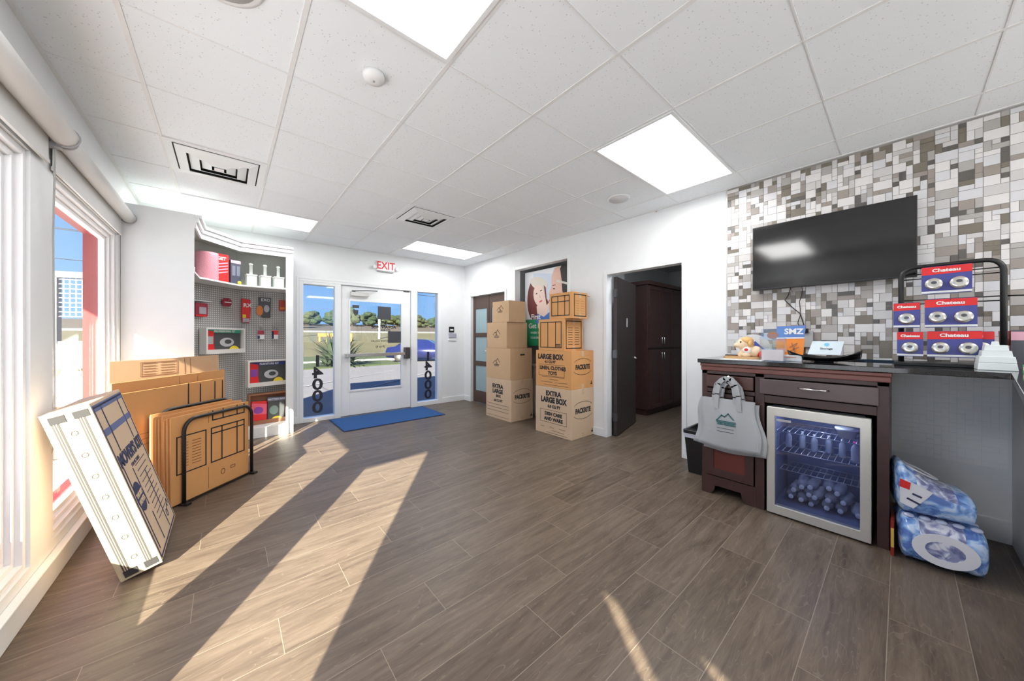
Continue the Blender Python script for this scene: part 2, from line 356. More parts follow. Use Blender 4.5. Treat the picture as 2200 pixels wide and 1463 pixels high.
# ---------------------------------------------------------------- exterior canopy that shades the windows
b = MB(); P = [(XL-.1, 3.9, 2.30), (XL-.1, -.58, 2.30), (-2.0, -.80, 2.37), (-2.0, 3.9, 2.37)]
b.add([Vector(p) for p in P]+[Vector(p)+Vector((0, 0, .08)) for p in P], [(0, 3, 2, 1), (4, 5, 6, 7), (0, 1, 5, 4), (1, 2, 6, 5), (2, 3, 7, 6), (3, 0, 4, 7)])
struct(b.build('trim_20', redm))
b = MB(); b.box((XL-.22, -2.9, 1.83), (XL-.176, -1.8, 2.4)); struct(b.build('trim_21', redm))  # unseen board placed to cut the sun slivers on the floor
b = MB(); b.box((XL-.2, YB-1.5, 2.42), (XR+.2, YB-.1, 2.52)); struct(b.build('trim_22', redm))  # unseen canopy added to hold back direct sun through the back windows

# ---------------------------------------------------------------- entrance: door, sidelights
JY0, JY1 = YF-.012, YF+.122
def bar(b, x0, x1, z0, z1, y0=JY0, y1=JY1): b.box((x0, y0, z0), (x1, y1, z1))
b = MB()
for x0, x1 in ((.801, .855), (1.275, 1.36), (2.51, 2.625), (3.045, 3.099)): bar(b, x0, x1, 0, 2.085)
bar(b, .801, 3.099, 2.085, 2.119); b.box((.77, YF-.014, 0), (.801, YF-.001, 2.15)); b.box((3.099, YF-.014, 0), (3.13, YF-.001, 2.15)); b.box((.801, YF-.014, 2.119), (3.099, YF-.001, 2.15)); bar(b, .855, 1.275, 0, .06); bar(b, 2.625, 3.045, 0, .075); bar(b, .855, 1.275, 2.045, 2.085)
for x0, x1 in ((.855, 1.275), (2.625, 3.045)):
    pass
struct(b.build('trim_5', trimp, bevel=.004))
for k, (x0, x1, z0, z1) in enumerate(((.855, 1.275, .06, 2.045), (2.625, 3.045, .075, 2.085))):
    w = bpy.data.objects.new('window_%d' % (k+5), None); COL.objects.link(w); w['kind'] = 'structure'; w.location = ((x0+x1)/2, YF+.03, 0)
    b = MB(); b.box((-(x1-x0)/2, 0, z0), ((x1-x0)/2, .006, z1)); b.build('window_pane', tintg, w)
    cx = .2 if k else .02
    for i, ch in enumerate('14000'):
        text('street_number', ch, .235, w, (-.02 if k == 0 else .02, -.002, .89-.175*i - (.0 if k else .0)), NY, UP, M('dark_vinyl', (.02, .02, .03), .5), t=.0008, mirror=True, sx=1.25, bold=.006)
d = bpy.data.objects.new('door_1', None); COL.objects.link(d); d['kind'] = 'structure'; d.location = (1.94, YF+.02, 0)
b = MB(); DX0, DX1, GX0, GX1 = -.575, .565, -.445, .40
b.box((DX0, 0, .01), (GX0, .045, 2.075)); b.box((GX1, 0, .01), (DX1, .045, 2.075)); b.box((GX0, 0, .01), (GX1, .045, .41)); b.box((GX0, 0, 1.845), (GX1, .045, 2.075))
b.build('door_leaf', trimp, d, bevel=.003)
b = MB(); b.ring(rrect(GX0-.02, .39, GX1+.02, 1.865, .004, 1), rrect(GX0+.006, .416, GX1-.006, 1.839, .002, 1), (0, 0, 0), NY, UP, .01); b.build('glazing_bead', trimp, d)
b = MB(); b.box((GX0, .02, .41), (GX1, .026, 1.845)); b.build('window_pane', tintg, d)
b = MB(); b.box((-.50, -.065, .945), (.47, -.04, .995)); b.box((-.53, -.05, .935), (-.47, -.0, 1.0)); b.build('push_bar', steel, d, bevel=.004)
b = MB(); b.box((.44, -.075, .88), (.53, 0, 1.08)); b.box((.46, -.09, .90), (.51, -.07, 1.0)); b.build('latch_housing', M('dark_steel', (.12, .12, .13), .3, metal=.8), d, bevel=.005)
b = MB(); b.box((-.44, -.055, 1.92), (-.16, 0, 1.985)); b.build('door_closer', steel, d, bevel=.004)
b = MB(); b.tube([(-.40, -.03, 2.0), (-.22, -.12, 2.01), (-.02, -.02, 2.03)], .008, 8); b.box((-.42, -.045, 1.985), (-.37, -.015, 2.01)); b.build('closer_arm', M('dark_steel'), d)
b = MB(); b.box((.44, -.012, 2.06), (.54, 0, 2.08)); b.build('strike', M('dark_steel'), d)
dv = M('dark_vinyl')
b = MB(); b.box((.0, .012, 1.56), (.22, .017, 1.78)); b.build('door_sticker', M('dark_sticker', (.06, .065, .08), .5), d)
b = MB(); b.box((.17, .012, 1.16), (.395, .017, 1.36)); b.build('door_sticker', M('dark_sticker'), d)
b = MB(); b.box((-.40, .012, 1.73), (-.30, .017, 1.78)); b.extr([(-.39, 1.70), (-.385, 1.64), (-.35, 1.60), (-.315, 1.64), (-.31, 1.70)], (0, .012, 0), NY, UP, -.004); b.build('door_sticker', M('dark_sticker'), d)
strips('door_logo', [((-.06, 1.47), (.02, 1.54)), ((.02, 1.54), (.10, 1.57)), ((.10, 1.57), (.17, 1.50)), ((.17, 1.50), (.28, 1.46)), ((.05, 1.48), (.09, 1.53)), ((.09, 1.53), (.14, 1.47))], .008, d, (0, .015, 0), NY, UP, dv)
text('door_lettering', 'ADVANTAGE', .07, d, (.10, .014, 1.43), NY, UP, dv, mirror=True, bold=.002)
text('door_lettering', 'STORAGE', .05, d, (.10, .014, 1.375), NY, UP, dv, mirror=True, bold=.001)
text('door_lettering', 'OFFICE HOURS', .045, d, (.04, .014, 1.19), NY, UP, dv, mirror=True)
text('door_lettering', '(9 to 6)', .05, d, (.04, .014, 1.10), NY, UP, dv, mirror=True, bold=.001)
# exit sign
t = thing('exit_sign', 'white exit sign with red letters and two lamp heads above the entrance', 'sign', (2.05, YF, 2.46))
b = MB(); b.box((-.15, -.035, -.085), (.15, 0, .085)); b.build('sign_housing', whitep, t, bevel=.006)
text('sign_lettering', 'EXIT', .175, t, (0, -.037, 0), NY, UP, M('exit_red', (.75, .03, .05), .5), bold=.003, sx=.85)
for s in (-1, 1):
    b = MB(); b.lathe([(.0005, -.03), (.028, -.025), (.034, 0), (.034, .008), (.024, .012)], (s*.19, -.05, -.03), 16, Matrix.Rotation(PI/2, 4, 'X')); b.tube([(s*.145, -.02, -.05), (s*.19, -.03, -.03)], .008, 8); b.build('lamp_head', whitep, t)
b = MB(); b.box((-.13, -.03, -.10), (.13, 0, -.09)); b.build('base_strip', greyp, t)
# keypad + wall plate
t = thing('alarm_keypad', 'small black and white alarm keypad on far wall right of entrance', 'keypad', (3.33, YF, 1.35))
b = MB(); b.box((-.055, -.02, -.0), (.055, 0, .11)); b.build('keypad_body', blackm, t, bevel=.004)
b = MB(); b.box((-.035, -.023, .035), (.035, -.02, .065)); b.build('keypad_screen', whitep, t)
t = thing('thermostat', 'grey thermostat box directly below the black keypad', 'thermostat', (3.35, YF, 1.26))
b = MB(); b.box((-.08, -.03, -.01), (.08, 0, .07)); b.build('thermostat_body', M('lilac_grey', (.42, .42, .52), .4), t, bevel=.004)
b = MB(); b.box((-.085, -.02, -.07), (.085, 0, -.03)); b.build('lower_cover', whitep, t, bevel=.003)
# mat
b = MB(); b.extr(rrect(-.745, -.405, .745, .405, .01), (0, 0, .001), (1, 0, 0), (0, 1, 0), .009)
mt = M('blue_mat_fibre', (.015, .085, .26), .9, bump=.4, bscale=400, var=.2, vscale=60)
t = thing('door_mat', 'blue rectangular door mat in front of the entrance door', 'mat', (1.94, 5.23, 0)); b.build('mat_pile', mt, t)
b = MB(); b.ring(rrect(-.76, -.42, .76, .42, .012), rrect(-.743, -.403, .743, .403, .01), (0, 0, .001), (1, 0, 0), (0, 1, 0), .006); b.build('rubber_edge', M('navy_rubber', (.01, .03, .09), .7), t)

# ---------------------------------------------------------------- ceiling fittings
emitm = M('light_diffuser', (1, 1, 1), .6, emit=1.1)
names = ['flat ceiling light panel nearest the mosaic wall', 'flat ceiling light panel at the top edge of the photo', 'flat ceiling light panel above the corner shelving', 'flat ceiling light panel in front of the exit sign', 'ceiling light panel behind the camera on the window side', 'ceiling light panel behind the camera on the counter side']
for (x, y), nm in zip(PANELS, names):
    t = thing('ceiling_light', nm, 'ceiling light', (x+.61, y+.305, H), group='fluorescent ceiling panels')
    b = MB(); b.ring(rrect(-.6, -.295, .6, .295, .003, 1), rrect(-.58, -.275, .58, .275, .002, 1), (0, 0, -.01), (1, 0, 0), (0, 1, 0), .009); b.build('light_frame', trimp, t)
    b = MB(); b.box((-.58, -.275, -.006), (.58, .275, -.002)); b.build('diffuser', emitm, t)
def vent(x, y, label):
    t = thing('ceiling_vent', label, 'vent', (x, y, H), group='square ceiling air vents')
    b = MB(); b.ring(rrect(-.3, -.3, .3, .3, .003, 1), rrect(-.255, -.255, .255, .255, .003, 1), (0, 0, -.008), (1, 0, 0), (0, 1, 0), .007); b.build('vent_frame', trimp, t)
    b = MB(); b.box((-.255, -.255, -.004), (.255, .255, -.001)); b.build('duct_opening', M('dark_duct', (.03, .03, .03), .8), t)
    for i, r in enumerate((.245, .175, .105)):
        b = MB(); q = r-.06
        for sgn in range(4):
            Rm = Matrix.Rotation(sgn*PI/2, 4, 'Z')
            P = [Vector(p) for p in ((-r, -r, -.012-.0*i), (r, -r, -.012), (q, -q, -.034), (-q, -q, -.034))]
            P = [Rm @ p for p in P]; b.add(P+[p+Vector((0, 0, .004)) for p in P], [(0, 3, 2, 1), (4, 5, 6, 7), (0, 1, 5, 4), (1, 2, 6, 5), (2, 3, 7, 6), (3, 0, 4, 7)])
        b.build('vent_cone', trimp, t)
    b = MB(); b.box((-.03, -.03, -.036), (.03, .03, -.03)); b.build('vent_centre', trimp, t)
vent(-.046, 3.655, 'square white ceiling vent above the corner shelving and window side')
vent(1.784, 3.655, 'square white ceiling vent in the middle of the ceiling')
def disc(name, x, y, r, label, cat, m=whitep, d=.012):
    t = thing(name, label, cat, (x, y, H)); b = MB(); b.lathe([(r*.9, -d), (r, -d*.6), (r, 0)], (0, 0, 0), 32); b.build('cover', m, t)
    b = MB(); b.lathe([(r*.82, -d-.002), (r*.82, -d)], (0, 0, 0), 32); b.build('grille', M('speaker_grille', (.62, .62, .62), .6), t)
disc('ceiling_speaker', -.03, 1.70, .15, 'large round grey ceiling speaker at the top left of the photo', 'speaker')
disc('ceiling_speaker', 3.03, 1.87, .115, 'small round ceiling speaker between light panel and right wall', 'speaker')
t = thing('smoke_detector', 'small round white smoke detector on the ceiling', 'smoke detector', (.60, 1.84, H))
b = MB(); b.lathe([(.02, -.035), (.05, -.03), (.055, -.012), (.055, 0)], (0, 0, 0), 24); b.build('detector_body', whitep, t)
b = MB(); b.lathe([(.006, -.039), (.006, -.034)], (0, 0, 0), 10); b.build('indicator', greyp, t)
t = thing('sprinkler_head', 'tiny white sprinkler at the ceiling edge over the right wall', 'sprinkler', (XR, 1.75, H-.03))
b = MB(); b.lathe([(.03, -.012), (.032, 0)], (-.0, 0, .03), 16); b.build('escutcheon', whitep, t)
b = MB(); b.tube([(-.0, 0, .03), (-.05, 0, .0)], .009, 8); b.build('nozzle', chrome, t)

# ================================================================== outside
def slab(name, pts, mat, z=None, t=.1):
    b = MB(); n = len(pts); P = [Vector(p) for p in pts]
    b.add(P+[p-Vector((0, 0, t)) for p in P], [list(range(n)), list(range(n, 2*n))[::-1]]+[(i, i+n, (i+1) % n+n, (i+1) % n) for i in range(n)])
    return struct(b.build(name, mat))
asphalt = M('worn_asphalt', (.15, .145, .15), .9, bump=.1, bscale=8, var=.08, vscale=1.2)
concrete = M('bounce_concrete', (.68, .73, .80), .9, bump=.1, bscale=8, var=.08, vscale=1.2)  # made extra pale and cool to bounce light up to the ceiling
grassm = M('dry_grass', (.085, .078, .036), .95, bump=.3, bscale=30, var=.25, vscale=.5)
greeng = M('green_grass', (.035, .055, .014), .95, bump=.3, bscale=30, var=.25, vscale=.8)
brownf = M('brown_field', (.06, .047, .03), .95, var=.2, vscale=.1)
slab('ground_parking', [(XL-.1, YF+.12, -.03), (XR+40, YF+.12, -.03), (XR+40, 24, -.42), (-40, 24, -.42), (-40, YF+.12, -.1)], asphalt)
slab('ground_back', [(-40, -14, -.08), (40, -14, -.08), (40, YB-.1, -.05), (-40, YB-.1, -.05)], concrete)
slab('ground_side', [(XL-.1, YB-.1, -.05), (XL-.1, YF+.12, -.04), (-40, YF+.12, -.1), (-40, YB-.1, -.1)], concrete)
slab('ground_verge', [(-60, 24, -.40), (70, 24, -.40), (90, 30, -.30), (-80, 30, -.30)], greeng)
slab('ground_slope', [(-80, 30, -.30), (90, 30, -.30), (120, 62, 1.95), (-110, 62, 1.95)], grassm)
slab('ground_road', [(-110, 62, 1.97), (120, 62, 1.97), (125, 66, 2.3), (-115, 66, 2.3)], M('pale_road', (.2, .2, .19), .9))
slab('ground_field', [(-115, 66, 2.3), (125, 66, 2.3), (190, 130, 5.6), (-180, 130, 5.6)], brownf)
# painted bay lines and kerb on the lot
lm = M('road_paint', (.3, .3, .3), .8)
def gz(y): return -.03-(y-5.83)*.39/18.17
b = MB()
for x in (-3, 0, 3, 6, 9, 12, 15):
    for dx in (0,): b.add([(x, 9.5, gz(9.5)+.004), (x+.1, 9.5, gz(9.5)+.004), (x+5.6, 14.5, gz(14.5)+.004), (x+5.5, 14.5, gz(14.5)+.004)], [(0, 1, 2, 3)])
struct(b.build('ground_paint', lm))
b = MB(); b.box((-40, 23.8, -.45), (60, 24.05, -.28)); struct(b.build('kerb_strip', M('kerb_concrete', (.2, .2, .2), .9)))
# sky-high wires
b = MB()
for dz, y in ((0, 40), (0, 40.4)): b.tube([(-60+10*i, y+ .0*i, 9.2+dz+ (i-6)*.0+ .004*(i*10-60)*0) for i in range(14)], .03, 5)
tag(b.build('power_lines', M('wire_black', (.03, .03, .03), .6)), 'thin dark power lines crossing the sky beyond the parking lot', 'power line')
b = MB(); b.tube([(-30, 22, 5.2), (-8, 26, 5.0), (20, 31, 5.3)], .02, 5); tag(b.build('power_lines', M('wire_black')), 'single dark wire crossing the sky outside the left window', 'power line')
leafm = [M('dark_leaf', (.014, .028, .009), .9, bump=.8, bscale=6, var=.5, vscale=3), M('olive_leaf', (.026, .038, .012), .9, bump=.8, bscale=6, var=.5, vscale=3)]
barkm = M('bark', (.12, .08, .05), .9, var=.3)
def blob(b, c, r, rnd, n=2):
    bm = bmesh.new(); bmesh.ops.create_icosphere(bm, subdivisions=n, radius=1)
    vs = [Vector(c)+Vector((v.co.x*r[0], v.co.y*r[1], v.co.z*r[2]))*(1+rnd.uniform(-.16, .16)) for v in bm.verts]; fs = [[q.index for q in f.verts] for f in bm.faces]; bm.free(); b.add(vs, fs, False)
def tree(x, y, z, h, w, m, label, group, conifer=False):
    rnd = random.Random(int(x*31+y)); t = thing('tree', label, 'tree', (x, y, z), group=group); b = MB()
    if conifer:
        for i in range(6): blob(b, (0, 0, h*(.25+.13*i)), (w*.5*(1-.14*i), w*.5*(1-.14*i), h*.13), rnd)
    else:
        for i in range(9): blob(b, (rnd.uniform(-.3, .3)*w, rnd.uniform(-.3, .3)*w, h*rnd.uniform(.2, .82)), (w*.3, w*.3, h*.2), rnd)
    b.build('crown', m, t); b = MB(); b.tube([(0, 0, -.5), (0, 0, h*.6)], [.25, .1], 7); b.build('trunk', barkm, t)
rt = random.Random(3)
for i in range(36):
    x = 12+i*1.75; y = 104+(i % 3)*8
    hgt = rt.uniform(3.0, 4.6) if not 25 < x < 33 else rt.uniform(5, 6)
    tree(x, y, 2.3+(y-66)*.0516, hgt, 4.2, leafm[i % 2], 'bushy green tree in the distant row of trees beyond the road', 'distant tree line')
tree(9.5, 80, 3.0, 8.2, 4.2, leafm[0], 'dark pointed evergreen behind the field, seen through the left sidelight', None, True)
# shrub outside the door
rnd = random.Random(5); t = thing('ornamental_grass', 'spiky grey-green shrub on the verge, seen beside the door glass', 'shrub', (4.5, 19.3, gz(19.3)))
b = MB()
for i in range(260):
    a = rnd.uniform(0, 2*PI); L = rnd.uniform(1.2, 2.3); e = rnd.uniform(.25, 1.45); d = Vector((math.cos(a)*math.cos(e), math.sin(a)*math.cos(e), math.sin(e)))
    s_ = Vector((-math.sin(a), math.cos(a), 0))*.05; p0 = Vector((rnd.uniform(-.25, .25), rnd.uniform(-.25, .25), 0)); m1 = p0+d*L*.6; p1 = p0+d*L-Vector((0, 0, .18*L*math.cos(e)))
    b.add([p0-s_, p0+s_, m1+s_, m1-s_, p1], [(0, 1, 2, 3), (3, 2, 4)])
b.build('blades', M('grey_green_leaf', (.04, .06, .035), .8, var=.4), t); b = MB(); blob(b, (0, 0, .35), (.75, .75, .55), rnd); b.build('core', leafm[0], t)
slab('ground_bed', [(1.2, 18.2, gz(18.2)+.05), (7.6, 18.6, gz(18.6)+.05), (8.2, 22.5, gz(22.5)+.08), (2.0, 23, gz(23)+.08)], greeng)
# orange barriers and post on the field
for i, (x, y) in enumerate(((8.6, 44), (9.9, 44), (11.2, 44), (17.2, 44), (18.6, 44))):
    t = thing('traffic_barrier', 'low orange traffic barrier on the grass slope', 'barrier', (x, y, .7), group='orange barriers on the slope')
    b = MB(); b.box((-.55, -.1, .55), (.55, .1, .95)); b.build('board', M('barrier_orange', (.8, .25, .03), .6), t, bevel=.03)
    for s in (-1, 1): b = MB(); b.box((s*.4-.05, -.2, -.1), (s*.4+.05, .2, .6)); b.build('leg', M('barrier_orange'), t)
b = MB(); b.tube([(16.4, 48, .4), (16.4, 48, 5.5)], .16, 8); tag(b.build('white_post', whitep), 'tall white post on the slope seen through the door glass', 'post')
b = MB(); b.tube([(7.4, 52, .9), (7.4, 52, 5.0)], .13, 8); tag(b.build('utility_post', barkm), 'short wooden post on the field seen through the left sidelight', 'post')
t = thing('roadside_sign', 'dark rectangular roadside sign seen through the right sidelight', 'sign', (35.5, 60, 1.6)); b = MB(); b.box((-1.3, -.1, 1.6), (1.3, .1, 4.6)); b.build('sign_board', M('dark_sticker'), t); b = MB()
for s in (-1, 1): b.box((s*1.0-.1, -.08, 0), (s*1.0+.1, .08, 1.7))
b.build('sign_posts', M('dark_steel'), t)
# the parked blue car
t = thing('car', 'dark blue parked car outside the entrance door', 'car', (9.9, 20.6, gz(20.6)), math.radians(-35))
prof = [(-2.15, .32), (-2.2, .62), (-2.1, .92), (-1.55, 1.0), (-1.0, 1.36), (-.3, 1.45), (.45, 1.38), (1.05, 1.0), (1.85, .88), (2.15, .68), (2.18, .35), (1.75, .25), (-1.7, .25)]
b = MB(); n = len(prof); secs = []
for k, (yy, sh) in enumerate(((-.86, .0), (-.84, 1.0), (.84, 1.0), (.86, .0))):
    for x, z in prof:
        zz = z; inw = .0
        if z > 1.02: inw = .18*(z-1.0)/.45
        secs.append((x, yy*(1-inw) if abs(yy) else 0, zz))
vs = secs; fs = [[k*n+i for i in range(n)] if k == 3 else [k*n+i for i in range(n)][::-1] for k in (0, 3)]
fs += [(k*n+i, k*n+(i+1) % n, (k+1)*n+(i+1) % n, (k+1)*n+i) for k in range(3) for i in range(n)]
b.add(vs, fs, True); carp = M('dark_blue_car_paint', (.008, .013, .07), .25, coat=1); b.build('car_body', carp, t)
cg = M('car_window_glass', (.02, .025, .04), .08)
for s in (-1, 1):
    b = MB(); b.extr([(-1.3, 1.02), (-.92, 1.29), (-.35, 1.37), (-.35, 1.02)], (0, s*.80, 0), (1, 0, 0), (0, -s*.18, 1), .03 if s > 0 else -.03); b.build('side_window', cg, t)
    b = MB(); b.extr([(-.28, 1.02), (-.28, 1.37), (.4, 1.31), (.88, 1.02)], (0, s*.80, 0), (1, 0, 0), (0, -s*.18, 1), .03 if s > 0 else -.03); b.build('side_window', cg, t)
b = MB(); b.add([(1.08, -.7, 1.0), (1.08, .7, 1.0), (.5, .6, 1.38), (.5, -.6, 1.38)], [(0, 1, 2, 3)]); b.v = [(x+.02, y, z+.01) for x, y, z in b.v]; b.build('windscreen', cg, t)
b = MB(); b.add([(-1.58, -.7, 1.0), (-1.58, .7, 1.0), (-1.05, .6, 1.35), (-1.05, -.6, 1.35)], [(0, 3, 2, 1)]); b.v = [(x-.03, y, z+.01) for x, y, z in b.v]; b.build('rear_window', cg, t)
for x in (-1.35, 1.35):
    for s in (-1, 1):
        b = MB(); b.lathe([(.2, -.11), (.31, -.1), (.33, -.05), (.33, .05), (.31, .1), (.2, .11)], (x, s*.80, .33), 20, Matrix.Rotation(PI/2, 4, 'X')); w_ = b.build('wheel', M('tyre_rubber', (.02, .02, .02), .8), t)
        b = MB(); b.lathe([(.05, -.125), (.2, -.115), (.2, .115), (.05, .125)], (x, s*.80, .33), 12, Matrix.Rotation(PI/2, 4, 'X')); b.build('hubcap', steel, w_)
b = MB(); b.box((2.12, -.7, .62), (2.2, -.4, .74)); b.build('headlamp', whitep, t); b = MB(); b.box((2.12, .4, .62), (2.2, .7, .74)); b.build('headlamp', whitep, t)
# dark lean-to with lattice, seen through the left window
t = thing('lattice_gate', 'dark grey outdoor frame with white lattice panel beyond left window', 'gate', (-4.3, 15, -.1), math.radians(-18))
dg = M('dark_grey_metal', (.07, .075, .085), .5)
b = MB(); b.box((-1.8, -.08, 2.95), (1.9, .08, 3.12))
for x in (-1.75, -.45, .85, 1.8): b.box((x-.08, -.08, 0), (x+.08, .08, 3.0))
b.box((-1.8, -.06, .5), (1.9, .06, 1.25)); b.build('gate_frame', dg, t)
b = MB()
for i in range(30): b.box((-1.7+i*.118, -.02, 1.9), (-1.68+i*.118, .0, 2.95))
for i in range(9): b.box((-1.75, -.025, 1.9+i*.125), (1.8, .005, 1.92+i*.125))
b.build('lattice', M('lattice_white', (.75, .77, .8), .6), t)
t = thing('planter', 'low grey outdoor planter wall with dry grass, outside left window', 'planter', (-3.0, 11, -.1)); b = MB(); b.box((-1.6, -.3, 0), (1.2, .3, .55)); b.build('planter_box', M('grey_block', (.28, .28, .3), .8), t)
b = MB()
for i in range(160):
    p0 = Vector((rnd.uniform(-1.5, 1.1), rnd.uniform(-.25, .25), .5)); a = rnd.uniform(0, 6.28); p1 = p0+Vector((math.cos(a)*.2, math.sin(a)*.2, rnd.uniform(.3, .75))); b.add([p0, p0+Vector((.02, 0, 0)), p1], [(0, 1, 2)])
b.build('dry_stems', M('dry_stem', (.42, .33, .17), .9), t)

# ================================================================== rooms behind the right wall
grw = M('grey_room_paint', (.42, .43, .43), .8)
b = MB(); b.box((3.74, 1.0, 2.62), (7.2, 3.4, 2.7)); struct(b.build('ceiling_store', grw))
t = thing('ceiling_light', 'added light panel brightening the storage room, out of sight', 'ceiling light', (4.3, 1.6, 2.62)); b = MB(); b.box((-.3, -.3, -.02), (.3, .3, 0)); b.build('diffuser', M('store_fill_panel', (1, 1, 1), emit=1.5), t)  # unseen glowing panel added to lift the dark storage room
ld = bpy.data.lights.new('store_fill', 'AREA'); lo = bpy.data.objects.new('store_fill', ld); COL.objects.link(lo); ld.size = .55; ld.energy = 5; ld.color = (.85, .9, 1); lo.location = (4.3, 1.6, 2.58)  # fill lamp added below that panel
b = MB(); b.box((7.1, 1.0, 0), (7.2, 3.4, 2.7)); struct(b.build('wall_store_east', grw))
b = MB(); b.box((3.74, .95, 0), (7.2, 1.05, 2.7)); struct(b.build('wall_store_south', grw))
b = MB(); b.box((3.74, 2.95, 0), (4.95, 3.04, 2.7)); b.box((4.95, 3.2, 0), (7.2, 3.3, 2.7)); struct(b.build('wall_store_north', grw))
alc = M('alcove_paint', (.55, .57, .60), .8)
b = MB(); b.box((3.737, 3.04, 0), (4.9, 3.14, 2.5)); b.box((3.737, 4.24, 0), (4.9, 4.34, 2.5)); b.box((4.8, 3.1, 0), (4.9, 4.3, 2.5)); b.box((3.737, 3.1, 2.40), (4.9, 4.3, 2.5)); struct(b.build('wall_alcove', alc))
# open brown door leaf
t = bpy.data.objects.new('door_2', None); COL.objects.link(t); t['kind'] = 'structure'; t.location = (XR+.11, 2.385, 0); t.rotation_euler = (0, 0, math.radians(14))
b = MB(); b.box((0, -.045, .01), (.86, 0, 2.03)); b.build('door_leaf', dkdoor, t, bevel=.002)
b = MB(); b.tube([(.79, -.05, .96), (.79, -.085, .96), (.70, -.09, .96)], .009, 8); b.lathe([(.026, 0), (.026, .012)], (.79, -.045, .96), 16, Matrix.Rotation(PI/2, 4, 'X')); b.build('door_handle', chrome, t)
b = MB(); b.box((.40, -.05, 1.40), (.425, -.046, 1.52)); b.build('door_sign', whitep, t)
for z in (.25, 1.05, 1.82): b = MB(); b.box((-.03, -.05, z-.05), (.012, -.0, z+.05)); b.build('hinge', M('dark_steel'), t)
# tall storage cabinet
t = thing('tall_cabinet', 'tall dark espresso cabinet with four doors in the room behind open doorway', 'cabinet', (5.08, 2.60, 0))
b = MB(); b.box((0, .02, .1), (1.7, .58, 2.10)); b.box((.03, .06, 0), (1.7, .58, .1)); b.box((-.03, -.02, 2.10), (1.72, .6, 2.16)); b.build('carcass', dwood, t, bevel=.004)
for i in range(4):
    for z0, z1 in ((.12, 1.06), (1.09, 2.08)):
        x0 = .01+i*.42; dr_ = MB(); dr_.box((x0, -.002, z0), (x0+.41, .02, z1)); dd = dr_.build('cabinet_door', dwood, t, bevel=.003)
        r = MB(); r.ring(rrect(x0, z0, x0+.41, z1, .002, 1), rrect(x0+.055, z0+.055, x0+.355, z1-.055, .002, 1), (0, -.002, 0), NY, UP, .012); r.v = [(x, y, z) for x, y, z in r.v]; r.build('door_rail', dwood, dd)
        hx = x0+.375 if i % 2 == 0 else x0+.035; hz = z1-.17 if z1 < 1.2 else z0+.05
        r = MB(); r.tube([(hx, -.0, hz), (hx, -.035, hz+.01), (hx, -.035, hz+.11), (hx, 0, hz+.12)], .006, 8); r.build('door_handle', chrome, dd)
# brown glazed door, far right corner
t = bpy.data.objects.new('door_3', None); COL.objects.link(t); t['kind'] = 'structure'; t.location = (XR+.05, 4.955, 0)
bd = M('brown_glazed_door', (.075, .042, .03), .4, var=.2)
ZP = [(.23, .71), (.80, 1.26), (1.34, 1.80)]
b = MB()
for y0, y1 in ((-.52, -.005), (.005, .52)):
    m0, m1 = y0+.07, y1-.07
    b.box((0, y0, .01), (.04, m0, 2.04)); b.box((0, m1, .01), (.04, y1, 2.04)); zz = [.01]+[q for p in ZP for q in p]+[2.04]
    for i in range(0, len(zz), 2): b.box((0, m0, zz[i]), (.04, m1, zz[i+1]))
b.build('door_leaf', bd, t, bevel=.002)
fg = M('frosted_teal_glass', (.30, .42, .46), .35)
for y0, y1 in ((-.45, -.075), (.075, .45)):
    for z0, z1 in ZP: b = MB(); b.box((.012, y0, z0), (.022, y1, z1)); b.build('frosted_pane', fg, t)
b = MB(); b.tube([(-.0, .04, 1.0), (-.04, .04, 1.0), (-.04, .13, 1.0)], .008, 8); b.build('door_handle', chrome, t)
# poster stand in the alcove
t = thing('poster_stand', 'poster stand with two women and a green banner behind the box towers', 'poster', (3.80, 3.60, 0))
PX = 0.0
def poly(name, pts, m, d, par=t): b = MB(); b.extr(pts, (-d, 0, 0), NX, UP, .0012); return b.build(name, m, par)
b = MB(); b.box((0, -.53, 1.12), (.02, .50, 2.33)); b.build('poster_board', M('poster_white', (.80, .83, .88), .4), t)
b = MB(); b.box((.0, -.5, .0), (.05, -.46, 1.15)); b.box((0, .43, 0), (.05, .47, 1.15)); b.box((-.03, -.5, 0), (.05, .47, .03)); b.build('stand_frame', steel, t)
skin, skin2 = M('poster_skin', (.80, .52, .42), .5), M('poster_skin_light', (.86, .66, .58), .5)
hair = M('poster_red_hair', (.16, .025, .02), .5)
def E_(cx, cz, rx, rz, n=28, rot=0):
    return [(cx+rx*math.cos(a)*math.cos(rot)-rz*math.sin(a)*math.sin(rot), cz+rx*math.cos(a)*math.sin(rot)+rz*math.sin(a)*math.cos(rot)) for a in [2*PI*i/n for i in range(n)]]
poly('poster_sky', [(-.30, 1.6), (.30, 1.55), (.36, 2.2), (-.3, 2.3)], M('poster_pale_blue', (.62, .72, .85), .5), .001)
poly('poster_hair', E_(-.27, 1.86, .17, .34), hair, .0025)
poly('poster_hat', E_(-.17, 2.12, .20, .10, rot=-.35), M('poster_cream', (.72, .68, .60), .5), .0035)
poly('poster_neck', [(-.22, 1.75), (-.04, 1.95), (.06, 1.78), (-.02, 1.55), (-.2, 1.56)], skin2, .0045)
poly('poster_face', E_(-.16, 1.92, .125, .18, rot=.35), skin2, .006)
poly('poster_shirt', [(-.25, 1.48), (.12, 1.48), (.08, 1.66), (-.06, 1.58), (-.2, 1.64)], M('poster_blue', (.08, .22, .62), .5), .0055)
poly('poster_eye', E_(-.12, 2.0, .022, .009, 12, .3), ink, .0075); poly('poster_eye', E_(-.22, 1.96, .02, .009, 12, .3), ink, .0075)
poly('poster_nose', [(-.165, 1.95), (-.148, 1.885), (-.125, 1.895)], M('poster_shade', (.70, .45, .38), .5), .0075)
